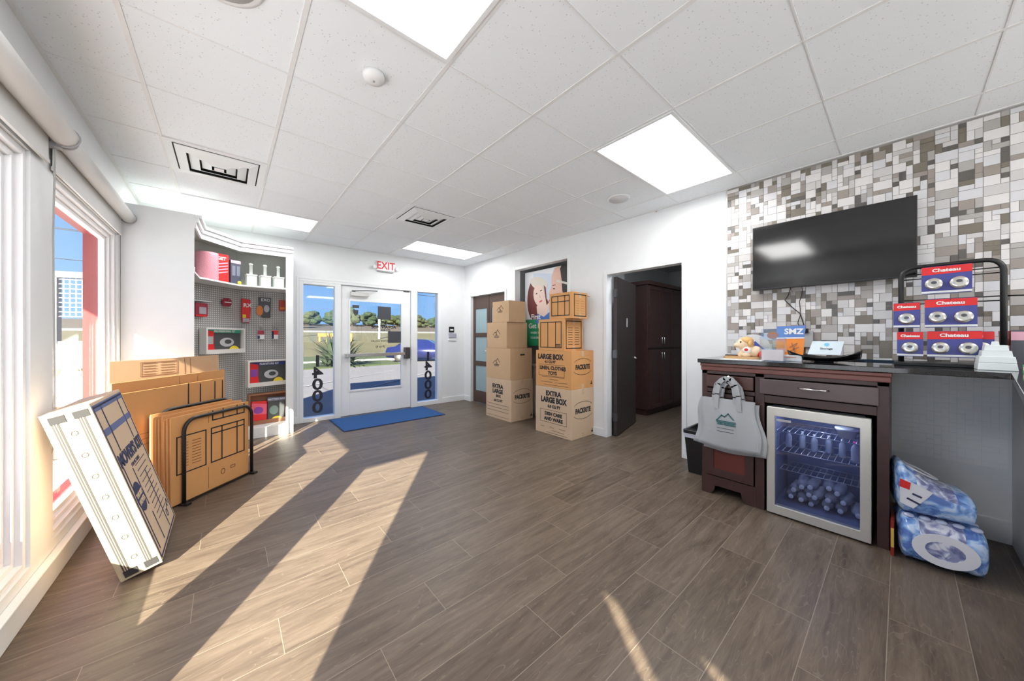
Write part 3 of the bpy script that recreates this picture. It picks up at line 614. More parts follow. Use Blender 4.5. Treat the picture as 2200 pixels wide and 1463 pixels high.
poly('poster_mouth', E_(-.125, 1.83, .036, .013, 14, .35), M('poster_lips', (.65, .10, .12), .5), .0075)
poly('poster_dark_hair', [(.30, 2.33), (.52, 2.33), (.52, 1.2), (.38, 1.3), (.34, 1.9), (.22, 2.2)], M('poster_black', (.02, .018, .016), .5), .002)
poly('poster_face', [(.16, 2.31), (.27, 2.33), (.31, 2.1), (.33, 1.8), (.27, 1.62), (.14, 1.6), (.10, 1.68), (.06, 1.72), (.09, 1.78), (.05, 1.82), (.10, 1.86), (.04, 1.93), (.10, 2.03), (.11, 2.2)], skin, .0045)
for i in range(4): poly('poster_hand', [(.14+.05*i, 1.45), (.185+.05*i, 1.45), (.22+.04*i, 1.84-.02*i), (.19+.04*i, 1.87-.02*i)], skin2, .0055)
poly('poster_eye', E_(.155, 2.0, .022, .010, 12, -.2), ink, .0065); poly('poster_eyebrow', [(.12, 2.045), (.19, 2.05), (.19, 2.062), (.12, 2.056)], hair, .0065); poly('poster_mouth', [(.05, 1.81), (.10, 1.825), (.05, 1.845)], M('poster_lips'), .0065); poly('poster_brim', [(.20, 2.1), (.52, 2.0), (.52, 2.03), (.22, 2.13)], M('poster_cream'), .0065)
poly('poster_hair_strand', [(-.06, 2.08), (-.02, 2.04), (.0, 1.86), (.05, 1.80), (.0, 1.76), (-.03, 1.9)], hair, .0055)
gm = M('poster_green', (.02, .30, .12), .5)
poly('poster_banner', [(-.48, 1.12), (.53, 1.12), (.53, 1.55), (-.48, 1.55)], gm, .003)
text('poster_lettering', 'First', .12, t, (-.007, .24, 1.585), NX, UP, whitep, bold=.003)
text('poster_lettering', 'Get Rewards', .115, t, (-.006, .10, 1.44), NX, UP, whitep, bold=.003)
text('poster_lettering', 'WHEN YOU REFER', .05, t, (-.006, .15, 1.33), NX, UP, whitep, bold=.001)
text('poster_lettering', 'YOUR FRIENDS HERE', .045, t, (-.006, .15, 1.25), NX, UP, whitep, bold=.001)
t = thing('printer_table', 'small white table with a black device on top, glimpsed between box towers', 'table', (4.05, 3.62, 0))
b = MB(); b.box((-.18, -.38, .78), (.4, .4, .82)); b.build('table_top', whitep, t)
for x in (-.14, .36):
    for y in (-.34, .36): b = MB(); b.box((x-.02, y-.02, 0), (x+.02, y+.02, .78)); b.build('leg', whitep, t)
t = thing('printer', 'black device on the white table between the box towers', 'printer', (4.12, 3.62, .82)); b = MB(); b.box((-.2, -.25, 0), (.2, .25, .2)); b.build('printer_body', blackm, t, bevel=.02); b = MB(); b.box((-.205, -.12, .07), (-.2, .12, .1)); b.build('paper_slot', whitep, t)

# ================================================================== moving boxes
def logo_lines(par, org, xd, s):     # little house-and-mountain drawing
    strips('printed_logo', [((-1, -.2), (-.35, .35)), ((-.35, .35), (0, .1)), ((-.1, .2), (.35, .75)), ((.35, .75), (1, 0)), ((-.2, -.35), (.0, .05)), ((0, .05), (.3, -.35)), ((-.7, -.4), (.8, -.4)), ((-.6, -.62), (.7, -.62))], .09, par, org, [q*s for q in xd], [q*s for q in UP], ink, t=.0008/s if 0 else 1/s/s*.0008)
def moving_box(name, label, x0, y0, z0, dx, dy, dz, mat, group):
    t = thing(name, label, 'box', (x0, y0, z0), group=group)
    b = MB(); b.box((0, 0, 0), (dx, dy, dz-.004)); b.build('carton', mat, t, bevel=.004)
    b = MB(); b.box((.002, .002, dz-.004), (dx-.002, dy/2-.003, dz)); b.build('flap', mat, t); b = MB(); b.box((.002, dy/2+.003, dz-.004), (dx-.002, dy-.002, dz)); b.build('flap', mat, t)
    b = MB(); b.box((-.0012, dy/2-.0, dz-.075), (0, dy/2+.0, dz)) if 0 else b.box((dx*.5-.022, -.0012, dz-.07), (dx*.5+.022, 0, dz)); b.build('packing_tape', tapem, t); b = MB(); b.box((dx*.5-.022, -.0012, 0), (dx*.5+.022, 0, .06)); b.build('packing_tape', tapem, t)
    return t
def side_logo(t, dx, dz, zc, s=1):      # on the face looking -Y
    xc = dx/2
    text('printed_text', 'PACKRITE', .085*s, t, (xc, -.0012, zc), NY, [0, 0, 1], ink, sx=.80, bold=.004)
    a = [(p, q) for p, q in arc(xc, zc+.04*s, .19*s, .075*s, 20, 160, 14)]; c = arc(xc, zc-.03*s, .19*s, .07*s, 200, 340, 14)
    strips('printed_line', list(zip(a, a[1:]))+list(zip(c, c[1:])), .004, t, (0, -.0012, 0), NY, UP, ink)
    strips('printed_line', [((xc+.17*s, .05), (xc+.20*s, .05)), ((xc+.185*s, .045), (xc+.185*s, .08))], .012, t, (0, -.0012, 0), NY, UP, ink)
X0 = 3.185
def fx(t, dy, s, size, yc, zc, **k): return text('printed_text', s, size, t, (-.0012, dy-yc, zc), NX, UP, ink, **k)
g1, g2 = 'moving boxes stacked beside the brown glazed door', 'moving boxes stacked beside the open doorway'
# tower 1
t = moving_box('moving_box', 'bottom box of the left tower, large printed lettering', X0, 3.74, 0, .45, .62, .62, cardp, g1)
fx(t, .62, 'EXTRA', .085, .30, .50, bold=.004); fx(t, .62, 'LARGE', .085, .30, .42, bold=.004); fx(t, .62, 'BOX', .055, .32, .35, bold=.002); fx(t, .62, '6.0 CU FT', .05, .31, .28, bold=.002)
strips('printed_line', [((.03, z), (.56, z)) for z in (.22, .17, .12, .04)], .004, t, (-.0008, .62, 0), NX, UP, ink); side_logo(t, .45, .62, .36)
t = moving_box('moving_box', 'second box from the floor in left tower, small logo and handle slot', X0, 3.76, .62, .45, .60, .47, card, g1)
logo_lines(t, (-.0012, .33, .25), NX, .085); b = MB(); b.box((.2, -.002, .36), (.29, 0, .385)); b.build('handle_slot', ink, t)
t = moving_box('moving_box', 'third box from the floor in left tower with small logo', X0, 3.84, 1.09, .42, .50, .40, card, g1); logo_lines(t, (-.0012, .25, .22), NX, .085)
t = moving_box('moving_box', 'topmost and smallest box of left tower', X0, 3.79, 1.49, .34, .40, .32, card, g1); logo_lines(t, (-.0012, .21, .20), NX, .075)
# tower 2
t = moving_box('moving_box', 'bottom box of right tower, pale brown with framed lettering', X0, 2.605, 0, .45, .62, .615, cardp, g2)
fx(t, .62, 'EXTRA', .085, .32, .53, bold=.004); fx(t, .62, 'LARGE BOX', .095, .32, .445, bold=.005, sx=.85); fx(t, .62, '6.0 CU FT', .05, .33, .365, bold=.003)
fx(t, .62, 'DISH CARE', .06, .32, .265, bold=.003); fx(t, .62, 'AND WARE', .06, .32, .20, bold=.003)
strips('printed_line', frame_segs(.09, .155, .54, .315)+[((.10, .09), (.16, .09)), ((.26, .1), (.33, .09)), ((.42, .10), (.52, .10)), ((.3, .06), (.5, .055)), ((.2, .025), (.55, .025))], .004, t, (-.0008, .62, 0), NX, UP, ink); side_logo(t, .45, .615, .34)
t = moving_box('moving_box', 'second box from floor in right tower, orange-brown with large lettering', X0, 2.61, .615, .45, .61, .475, cardo, g2)
fx(t, .61, 'LARGE BOX', .09, .26, .39, bold=.005, sx=.9); fx(t, .61, '4.5 CU FT', .045, .26, .325, bold=.002); fx(t, .61, 'LINEN, CLOTHES', .062, .30, .245, bold=.003, sx=.95); fx(t, .61, 'TOYS', .06, .30, .18, bold=.003)
strips('printed_line', [((.12, .13), (.5, .135)), ((.25, .10), (.4, .10)), ((.1, .065), (.3, .065)), ((.34, .065), (.55, .07)), ((.15, .03), (.56, .03))]+frame_segs(.06, .145, .5, .29), .004, t, (-.0008, .61, 0), NX, UP, ink); side_logo(t, .45, .475, .27, .95)
def framed(t, dx, dy, dz, rows):
    strips('printed_line', frame_segs(.04, .04, dy-.05, dz-.04)+[((dy*.38, .04), (dy*.38, dz-.04)), ((dy*.68, .04), (dy*.68, dz-.04))]+([((.04, dz-.11), (dy-.05, dz-.11))] if rows == 1 else [((dy*.7, .06), (dy-.07, .06)), ((dy*.7, .08), (dy-.07, .08))]), .011, t, (-.001, dy, 0), NX, UP, ink)
    strips('printed_line', frame_segs(.035, .03, dx-.035, dz-.03), .012, t, (0, -.001, 0), NY, UP, ink)
    strips('printed_line', [((dx*.2, z), (dx*.42, z)) for z in [dz*.2+.03*i for i in range(int(dz*.6/.03))]]+[((dx*.55, z), (dx*.78, z)) for z in [dz*.2+.03*i for i in range(int(dz*.6/.03))]], .006 if rows == 2 else .002, t, (0, -.001, 0), NY, UP, ink)
t = moving_box('moving_box', 'third box from floor in right tower with black frame lines', X0, 2.72, 1.09, .37, .45, .405, cardo, g2); framed(t, .37, .45, .405, 2)
t = moving_box('moving_box', 'topmost box of right tower with black frame lines and open flap', X0+.01, 2.60, 1.495, .30, .38, .325, cardo, g2); framed(t, .30, .38, .325, 1)
b = MB(); b.box((.30, .0, .29), (.36, .3, .296)); b.build('open_flap', cardo, t)

# ---------------------------------------------------------------- mirror kit carton leaning on the left window
th = math.atan2(.246, .867)
t = thing('mirror_carton', 'tall flat carton with taped side leaning against left window post', 'box', (-.414, 2.62, 0), rot=(0, -th, 0))
TX, TY, TZ = .155, .62, .93
b = MB(); b.box((0, 0, 0), (TX, TY, TZ)); b.build('carton', cardp, t, bevel=.006)
b = MB(); b.box((.0, -.0015, .0), (TX, 0, TZ)); b.build('cream_side', tanm, t)
gt = M('grey_tape', (.07, .065, .06), .5)
b = MB()
for x0, x1 in ((.022, .045), (.105, .128)): b.box((x0, -.003, .03), (x1, -.001, TZ-.05))
b.build('tape_strip', gt, t)
b = MB()
for x0, x1 in ((.028, .031), (.036, .039), (.111, .114), (.119, .122)): b.box((x0, -.0042, .03), (x1, -.003, TZ-.05))
b.build('tape_line', tapem, t)
for x in (.02, .095):
    for z in (.012, TZ-.055): b = MB(); b.box((x, -.005, z), (x+.05, -.002, z+.035)); b.build('corner_patch', M('dark_grey_print', (.03, .03, .03), .6), t)
sg = []
for i in range(7):
    z = .10+i*.118; c = arc(.076, z, .011, .011, 0, 360, 9); sg += list(zip(c, c[1:])); sg += [((.085, z+.008), (.095, z+.006)), ((.074, z+.058), (.077, z+.058))]
strips('printed_mark', sg, .0025, t, (0, -.0018, 0), NY, UP, M('pale_print', (.06, .05, .05), .7))
YX = (0, 1, 0)      # text x-direction on the +X face
ox = TX+.001
blp = M('blue_print_band', (.10, .14, .30), .6)
strips('printed_line', frame_segs(.02, .02, TY-.03, TZ-.03)+[((.40, .42), (.40, .04)), ((.06, .55), (.06, .06)), ((.2, .50), (.2, .28)), ((.2, .22), (.2, .05))], .010, t, (ox, 0, 0), YX, UP, inkb)
strips('printed_band', [((.03, TZ-.035), (TY-.04, TZ-.035)), ((.03, TZ-.17), (TY-.03, TZ-.17))], .035, t, (ox, 0, 0), YX, UP, blp)
strips('printed_line', [((.14, TZ-.04), (.14, .64)), ((.47, TZ-.04), (.47, .64))], .013, t, (ox, 0, 0), YX, UP, inkb)
text('printed_text', "MOVER'S KIT", .095, t, (ox+.001, .31, .585), YX, UP, inkb, sx=1.0, bold=.004)
text('printed_text', 'FOR PICTURES', .03, t, (ox+.001, .30, .52), YX, UP, inkb)
strips('printed_line', [((.26, .50-.035*i), (.52-.02*(i % 3), .50-.035*i)) for i in range(11)], .004, t, (ox, 0, 0), YX, UP, inkb)
b = MB(); b.extr(E_(.115, .36, .075, .085), (ox, 0, 0), YX, UP, .0015); b.build('printed_badge', inkb, t)
text('printed_text', 'THE BEST', .032, t, (ox+.002, .115, .375), YX, UP, cardp, bold=.002); text('printed_text', 'MOVER', .036, t, (ox+.002, .115, .335), YX, UP, cardp, bold=.002)
c = arc(.46, .10, .02, .02, 0, 360, 10); strips('printed_key', list(zip(c, c[1:]))+[((.48, .11), (.55, .16)), ((.52, .14), (.53, .12)), ((.55, .16), (.56, .13))], .007, t, (ox, 0, 0), YX, UP, inkb)

# ---------------------------------------------------------------- wire rack with flat cartons
RZ = math.atan2(.695, .718)
def hoop(b, w, h, r=.013, y=0, rr=.09):
    P = [(0, y, .0), (0, y, h-rr)]+[(rr-rr*math.cos(a), y, h-rr+rr*math.sin(a)) for a in [PI/2*i/6 for i in range(1, 7)]]
    P += [(w-rr+rr*math.sin(a), y, h-rr+rr*math.cos(a)) for a in [PI/2*i/6 for i in range(0, 7)]]+[(w, y, 0)]
    b.tube(P, r, 10)
t = thing('carton_rack', 'black metal hoop rack holding flat orange cartons', 'rack', (-.244, 3.517, 0), RZ)
b = MB(); hoop(b, .585, .64); b.build('front_hoop', blackmetal, t)
b = MB(); hoop(b, .585, .70, y=.215); b.build('rear_hoop', blackmetal, t)
for x in (0, .585): b = MB(); b.box((x-.02, -.045, 0), (x+.02, .26, .018)); b.build('foot', blackmetal, t, bevel=.004)
b = MB()
b.box((0, -.005, .008), (.585, .005, .02)); b.build('base_bar', blackmetal, t)
def sheet(name, label, x0, y0, z0, w, h, th_, mat, group, n=1, lean=0):
    # flat folded cartons: several thin leaves
    o = thing(name, label, 'carton', (-.244, 3.517, z0), group=group); o.rotation_euler = (lean, 0, RZ)
    o.location = Vector((-.244, 3.517, z0))+Matrix.Rotation(RZ, 3, 'Z') @ Vector((x0, y0, 0))
    b = MB(); k = max(1, int(round(th_/.0085)))
    for i in range(k): q = th_/k; b.box((.003*((i*7) % 3), i*q, 0), (w-.003*((i*5) % 3), i*q+q*.8, h-.004*((i*3) % 4)))
    b.build('folded_board', mat, o, bevel=.001); return o
fl = 'flat-packed cartons in the rack'
for i in range(8):
    yy = .018+i*.0225
    o = sheet('folded_carton', ['front orange folded carton in rack, printed with frame and checklist', 'second', 'third'][0] if i == 0 else 'orange folded carton packed behind the front one in the hoop rack', -.075-.004*(i % 3), yy, .016, .645, .655-.006*(i % 3)+.004*i*(i % 2), .018, cardo, fl)
    if i == 0:
        FA = (0, -.001, 0)
        strips('printed_line', frame_segs(.04, .22, .255, .50), .009, o, FA, NY, UP, ink)
        strips('printed_line', [((.07, .27+.022*j), (.12, .27+.022*j)) for j in range(9)]+[((.15, .27+.022*j), (.215, .27+.022*j)) for j in range(9)], .003, o, FA, NY, UP, ink)
        strips('printed_line', frame_segs(.30, .22, .60, .50)+[((.39, .22), (.39, .50)), ((.53, .22), (.53, .50)), ((.30, .455), (.60, .455)), ((.31, .64), (.31, .57)), ((.40, .64), (.40, .57)), ((.53, .64), (.53, .57)), ((.31, .565), (.60, .565)), ((.60, .64), (.60, .57))], .010, o, FA, NY, UP, ink)
        strips('printed_line', [((.277, .02), (.277, .19)), ((.277, .55), (.277, .64))], .003, o, FA, NY, UP, M('dark_brown_line', (.25, .12, .05), .8))  # dark brown lines, used for folds and print
        c = arc(.40, .11, .018, .022, 0, 360, 8); strips('printed_mark', list(zip(c, c[1:]))+frame_segs(.47, .11, .51, .13), .005, o, FA, NY, UP, M('dark_brown_line'))
# larger cartons behind the rack
def leanset(name, label, A, B_, h, th_, mat, lean=.05, n=1):
    A, B_ = Vector((*A, 0)), Vector((*B_, 0)); d = B_-A; L = d.length; r = math.atan2(d.y, d.x)
    o = thing(name, label, 'carton', (A.x, A.y, 0), group=None); o.rotation_euler = (-lean, 0, r)
    b = MB(); k = max(1, int(round(th_/.009)))
    for i in range(k): q = th_/k; b.box((.004*((i*7) % 3), i*q, 0), (L-.004*((i*5) % 3), i*q+q*.8, h-.005*((i*3) % 4)))
    b.build('folded_board', mat, o, bevel=.001); return o, L
o, L = leanset('folded_carton', 'tallest folded carton against the shelving side, brown with checklist', (-.655, 3.79), (-.06, 4.45), 1.085, .02, card, .0)
strips('printed_line', frame_segs(.20, .95, .48, 1.06)+[((.22, .965+.022*j), (.31, .965+.022*j)) for j in range(5)]+[((.35, .965+.022*j), (.46, .965+.022*j)) for j in range(5)], .004, o, (0, -.001, 0), NY, UP, M('dark_brown_line'))
strips('fold_line', [((.60, 0), (.60, 1.07)), ((.55, 0), (.55, 1.07))], .004, o, (0, -.0005, 0), NY, UP, M('dark_brown_line'))
o, L = leanset('folded_carton', 'wide orange folded carton, second tallest, behind the rack', (-.60, 3.53), (-.015, 4.36), .945, .012, cardo, .0)
strips('fold_line', [((.52, .0), (.52, .93)), ((.70, 0), (.70, .93))], .004, o, (0, -.0005, 0), NY, UP, M('dark_brown_line'))
o, L = leanset('folded_carton', 'blank orange folded carton just behind the hoop rack', (-.58, 3.44), (-.02, 4.23), .875, .012, cardo, .0)
strips('printed_line', [((.58, .87), (.58, .62)), ((.70, .85), (.70, .64)), ((.86, .85), (.86, .64)), ((.95, .85), (.95, .64)), ((.60, .635), (.95, .635))], .012, o, (0, -.001, 0), NY, UP, ink)
strips('printed_line', [((.08, .56), (.5, .56)), ((.08, .52), (.5, .52)), ((.08, .48), (.4, .48))], .003, o, (0, -.001, 0), NY, UP, M('dark_brown_line'))

# ================================================================== corner shelving unit
HS = 2.44
FR = [(-.235, 4.40), (-.215, 4.84), (.12, 5.25), (.67, 5.25)]
t = thing('corner_shelving', 'white built-in corner shelving unit with pegboard back and crown moulding', 'shelving', (0, 0, 0))
shaded_white = M('shaded_white_interior', (.56, .58, .53), .7)  # white interior greyed, its shade put into the colour
def along(b, pts, off, w, z0, z1):      # board following a polyline, offset outwards (towards the room)
    P = [Vector(p) for p in pts]; N = []
    for i in range(len(P)):
        d0 = (P[i]-P[i-1]).normalized() if i else None; d1 = (P[i+1]-P[i]).normalized() if i < len(P)-1 else None
        n0 = Vector((d0.y, -d0.x)) if d0 else None; n1 = Vector((d1.y, -d1.x)) if d1 else None
        if n0 and n1: n = (n0+n1).normalized(); n = n/max(.4, n.dot(n0))
        else: n = n0 or n1
        N.append(n)
    A = [p+n*off for p, n in zip(P, N)]; B = [p+n*(off+w) for p, n in zip(P, N)]
    b.prism([tuple(q) for q in A[::-1]]+[tuple(q) for q in B], z0, z1) if False else None
    for i in range(len(P)-1): b.prism([tuple(A[i]), tuple(B[i]), tuple(B[i+1]), tuple(A[i+1])], z0, z1)
inner = [(XL+.002, 4.42)]
plan = [(XL+.002, 4.42), (-.235, 4.42), (-.215, 4.84), (.12, 5.25), (.65, 5.25), (.65, YF-.002), (XL+.002, YF-.002)]
b = MB(); b.box((XL+.002, 4.40, 0), (-.235, 4.42, HS)); b.build('side_panel', trimp, t, bevel=.002)
b = MB(); b.box((.65, 5.25, 0), (.67, YF-.002, HS-.02)); b.build('side_panel', trimp, t, bevel=.002)
b = MB(); b.box((.59, 5.235, .0), (.672, 5.255, HS-.08)); b.build('stile', trimp, t, bevel=.002)
b = MB(); b.prism(plan, HS-.06, HS-.04); b.build('top_board', shaded_white, t)
b = MB(); b.prism(plan, 1.885, 1.905); b.build('shelf', trimp, t, bevel=.002)
b = MB(); b.prism(plan, .10, .125); b.build('bottom_shelf', trimp, t)
b = MB(); along(b, FR[:], 0, .016, 0, .125); b.build('toe_board', trimp, t)
b = MB(); along(b, FR, .0, .014, HS-.13, HS-.05); b.build('header_rail', trimp, t)
b = MB(); along(b, FR, .012, .022, HS-.075, HS-.03); along(b, FR, .0, .055, HS-.03, HS); b.build('crown_moulding', trimp, t, bevel=.004)
b = MB(); P0, P1, P2 = Vector((-.66, 4.86)), Vector((.165, 5.685)), Vector((.648, 5.685)); zt = 1.885
b.add([(P0.x, P0.y, .125), (P1.x, P1.y, .125), (P1.x, P1.y, zt), (P0.x, P0.y, zt)], [(0, 1, 2, 3)]); b.add([(P0.x-.006, P0.y+.006, .125), (P1.x-.006, P1.y+.006, .125), (P1.x-.006, P1.y+.006, zt), (P0.x-.006, P0.y+.006, zt)], [(3, 2, 1, 0)])
b.build('pegboard', PEGM, t, uv=lambda c: ((Vector((c.x, c.y))-P0).length, c.z))
b = MB(); b.box((P1.x, 5.685, .125), (P2.x, 5.69, zt)); b.build('pegboard', PEGM, t, uv=lambda c: (c.x, c.z))
b = MB(); b.add([(XL+.02, 4.42, 1.905), (XL+.02, 4.9, 1.905), (.1, YF-.02, 1.905), (.65, YF-.02, 1.905), (XL+.02, 4.42, HS-.06), (XL+.02, 4.9, HS-.06), (.1, YF-.02, HS-.06), (.65, YF-.02, HS-.06)], [(4, 5, 1, 0), (5, 6, 2, 1), (6, 7, 3, 2)]); b.build('back_panel', shaded_white, t)
b = MB(); b.box((XL+.003, 4.43, .13), (XL+.008, 4.87, 1.88)); b.build('back_panel', shaded_white, t)
# things on its top shelf
pinkb = M('pink_bubble_wrap', (.75, .32, .38), .5, bump=.5, bscale=90)
redp, redd = M('red_print', (.72, .02, .02), .45), M('maroon_print', (.35, .02, .05), .45)
SZ = 1.906
t = thing('bubble_wrap_roll', 'pink bubble wrap roll standing on the top shelf', 'roll', (-.17, 5.10, SZ))
b = MB(); b.lathe([(.1, 0)]+[(.1+.003*(i % 2), .02+i*.022) for i in range(13)]+[(.1, .31)], (0, 0, 0), 28); b.build('wrap', pinkb, t)
b = MB(); b.lathe([(.025, .0), (.025, .312)], (0, 0, 0), 12); b.build('core', card, t)
t = thing('wrap_package', 'red and pink labelled packet beside the pink bubble wrap roll', 'package', (-.035, 5.17, SZ), .55)
b = MB(); b.extr(rrect(-.065, .0, .065, .33, .012), (0, 0, 0), NY, UP, -.07); b.build('packet', redp, t)
text('printed_text', 'GET', .05, t, (-.01, -.002, .275), NY, UP, whitep, bold=.002)
strips('printed_line', [((-.05, .10+.035*i), (.05, .13+.035*i)) for i in range(4)], .012, t, (0, -.0005, 0), NY, UP, M('pink_print', (.85, .45, .55), .5))
t = thing('glove_package', 'navy and pink packet at the right of the red packet on top shelf', 'package', (.085, 5.25, SZ), .55)
b = MB(); b.extr(rrect(-.055, 0, .055, .29, .012), (0, 0, 0), NY, UP, -.05); b.build('packet', M('navy_slate', (.07, .08, .12), .4), t)
b = MB(); b.box((-.055, -.002, .25), (.055, 0, .285)); b.build('pink_header', M('pink_print'), t)
b = MB(); b.box((-.04, -.0015, .1), (-.005, 0, .22)); b.build('window_patch', M('slate_patch', (.2, .22, .28), .3), t); b = MB(); b.box((.01, -.0015, .1), (.045, 0, .22)); b.build('window_patch', M('slate_patch'), t)
b = MB(); b.ell((.035, -.01, .02), (.022, .012, .022)); b.build('yellow_sticker', M('yellow_print', (.85, .65, .05), .5), t)
t = thing('tape_cylinder', 'small white cylinder at the left end of the top shelf', 'container', (-.30, 4.98, SZ)); b = MB(); b.lathe([(.035, 0), (.04, .005), (.04, .1), (.03, .105)], (0, 0, 0), 20); b.build('can', whitep, t); b = MB(); b.lathe([(.041, .09), (.041, .115), (.02, .12)], (0, 0, 0), 20); b.build('lid', whitep, t)
gw = M('pale_green_plastic', (.72, .80, .74), .35)
for i, (x, y) in enumerate(((.232, 5.31), (.375, 5.31), (.515, 5.31))):
    t = thing('wrap_dispenser', ['leftmost', 'middle', 'rightmost'][i]+' of the three pale stretch wrap dispensers with upright handles on top shelf', 'dispenser', (x, y, SZ), .2, 'stretch wrap dispensers on the top shelf')
    b = MB(); b.extr(rrect(-.05, 0, .05, .135, .008), (0, -.045, 0), NY, UP, -.09); b.build('wrap_roll', gw, t); b = MB(); b.lathe([(.018, .135), (.017, .26), (.021, .262), (.021, .275), (.01, .28)], (0, 0, 0), 14); b.build('handle', gw, t)
    b = MB(); b.box((-.055, -.05, .125), (.055, .05, .14)); b.build('cap', whitep, t)
# things on the pegboard
D45 = PI/4
def peg(b, x, z): b.tube([(x, .06, z), (x, -.03, z), (x, -.04, z+.01)], .003, 6)
def hang(name, label, cat, x, y, z, rz, group=None): return thing(name, label, cat, (x, y, z), rz, group)
pg = 'small packs on the pegboard'
t = hang('tape_pack', 'maroon tape dispenser pack at the top left of the pegboard', 'package', -.215, 5.225, 1.50, D45)
b = MB(); b.extr(rrect(-.07, 0, .07, .155, .02), (0, 0, 0), NY, UP, -.04); b.build('pack_body', redd, t); b = MB(); b.box((-.03, -.002, .03), (.05, 0, .11)); b.build('window', M('grey_film', (.45, .42, .48), .2), t); b = MB(); b.box((-.07, -.003, .0), (.05, 0, .02)); b.build('red_base', redp, t)
b = MB(); b.box((-.09, -.01, .175), (.11, .06, .185)); b.build('hanger_shelf', whitep, t)
t = hang('tape_roll', 'maroon round tape roll hanging near the left of the pegboard', 'tape', .0, 5.455, 1.665, D45)
b = MB(); b.lathe([(.025, -.02), (.052, -.02), (.052, .02), (.025, .02)], (0, 0, .03), 24, Matrix.Rotation(PI/2, 4, 'X')); b.build('roll', redd, t); b = MB(); b.box((-.045, -.023, .024), (.045, -.02, .036)); b.build('white_band', whitep, t); b = MB(); peg(b, 0, .055); b.build('hook', steel, t)
t = hang('red_packet', 'tall red packet hanging in the middle of the pegboard', 'package', .20, 5.62, 1.46, .3)
b = MB(); b.extr([(-.045, .0), (.035, -.01), (.048, .15), (.045, .30), (-.045, .31), (-.05, .15)], (0, 0, 0), NY, UP, -.03); b.build('packet', redp, t, bevel=.006); text('printed_text', 'RX', .07, t, (.01, -.002, .22), NY, UP, whitep, bold=.002)
b = MB(); b.box((-.04, -.002, .0), (.03, 0, .05)); b.build('clear_window', M('grey_film'), t); b = MB(); b.box((-.043, -.003, .055), (-.005, -.001, .1)); b.build('yellow_patch', M('yellow_print'), t); b = MB(); peg(b, 0, .30); b.build('hook', steel, t)
t = hang('strap_packet', 'black and orange packet hanging right of the tall red packet', 'package', .385, 5.63, 1.53, 0)
b = MB(); b.extr([(-.05, .07), (-.02, .0), (.07, .0), (.08, .27), (-.06, .27), (-.055, .2)], (0, 0, 0), NY, UP, -.02); b.build('packet', M('black_packet', (.035, .03, .03), .35), t, bevel=.004)
b = MB(); b.extr(E_(-.045, .09, .035, .07), (0, -.001, 0), NY, UP, .002); b.build('orange_strap', M('orange_print', (.75, .2, .03), .5), t); b = MB(); b.extr(E_(.03, .12, .03, .05), (0, -.001, 0), NY, UP, .002); b.build('grey_buckle', greyp, t)
text('printed_text', 'EXO', .05, t, (.02, -.002, .235), NY, UP, whitep); b = MB(); peg(b, 0, .27); b.build('hook', steel, t)
t = hang('lock_pack', 'small brown-red pack at the top right of the pegboard', 'package', .595, 5.63, 1.63, 0)
b = MB(); b.extr(rrect(-.04, 0, .035, .15, .01), (0, 0, 0), NY, UP, -.03); b.build('pack_body', M('brick_print', (.45, .06, .03), .45), t); b = MB(); b.box((-.03, -.002, .02), (.025, 0, .05)); b.build('orange_label', M('orange_print'), t)
for i, (x, m2, lb) in enumerate(((.353, redd, 'left of the two hanging luggage-style padlocks, maroon and white'), (.507, redp, 'right of the two hanging padlocks, red white and navy'))):
    t = hang('padlock_pack', lb, 'padlock', x, 5.63, 1.235, 0)
    b = MB(); b.extr(rrect(-.037, 0, .037, .125, .01), (0, 0, 0), NY, UP, -.02); b.build('card', whitep, t); b = MB(); b.box((-.036, -.002, .06), (.036, 0, .12)); b.build('colour_block', m2, t)
    b = MB(); b.box((-.036, -.003, .005), (-.012, 0, .11 if i else .05)); b.build('navy_block', inkb, t); b = MB(); b.tube([(-.015, -.01, .125), (-.015, -.01, .18), (0, -.01, .2), (.015, -.01, .18), (.015, -.01, .125)], .004, 6); b.build('shackle', steel, t)
def tray(label, x, y, z, rz, w, h, m, hdr, ltr, right=None, tilt=0):
    t = thing('display_tray', label, 'display tray', (x, y, z), rz); t.rotation_euler = (0, tilt, rz)
    b = MB(); b.ring(rrect(-w/2, 0, w/2, h, .004, 1), rrect(-w/2+.018, .05, w/2-.018, h-.02, .003, 1), (0, -.05, 0), NY, UP, -.09); b.box((-w/2+.01, .03, .01), (w/2-.01, .04, h-.01)); b.build('tray_box', m, t)
    return t
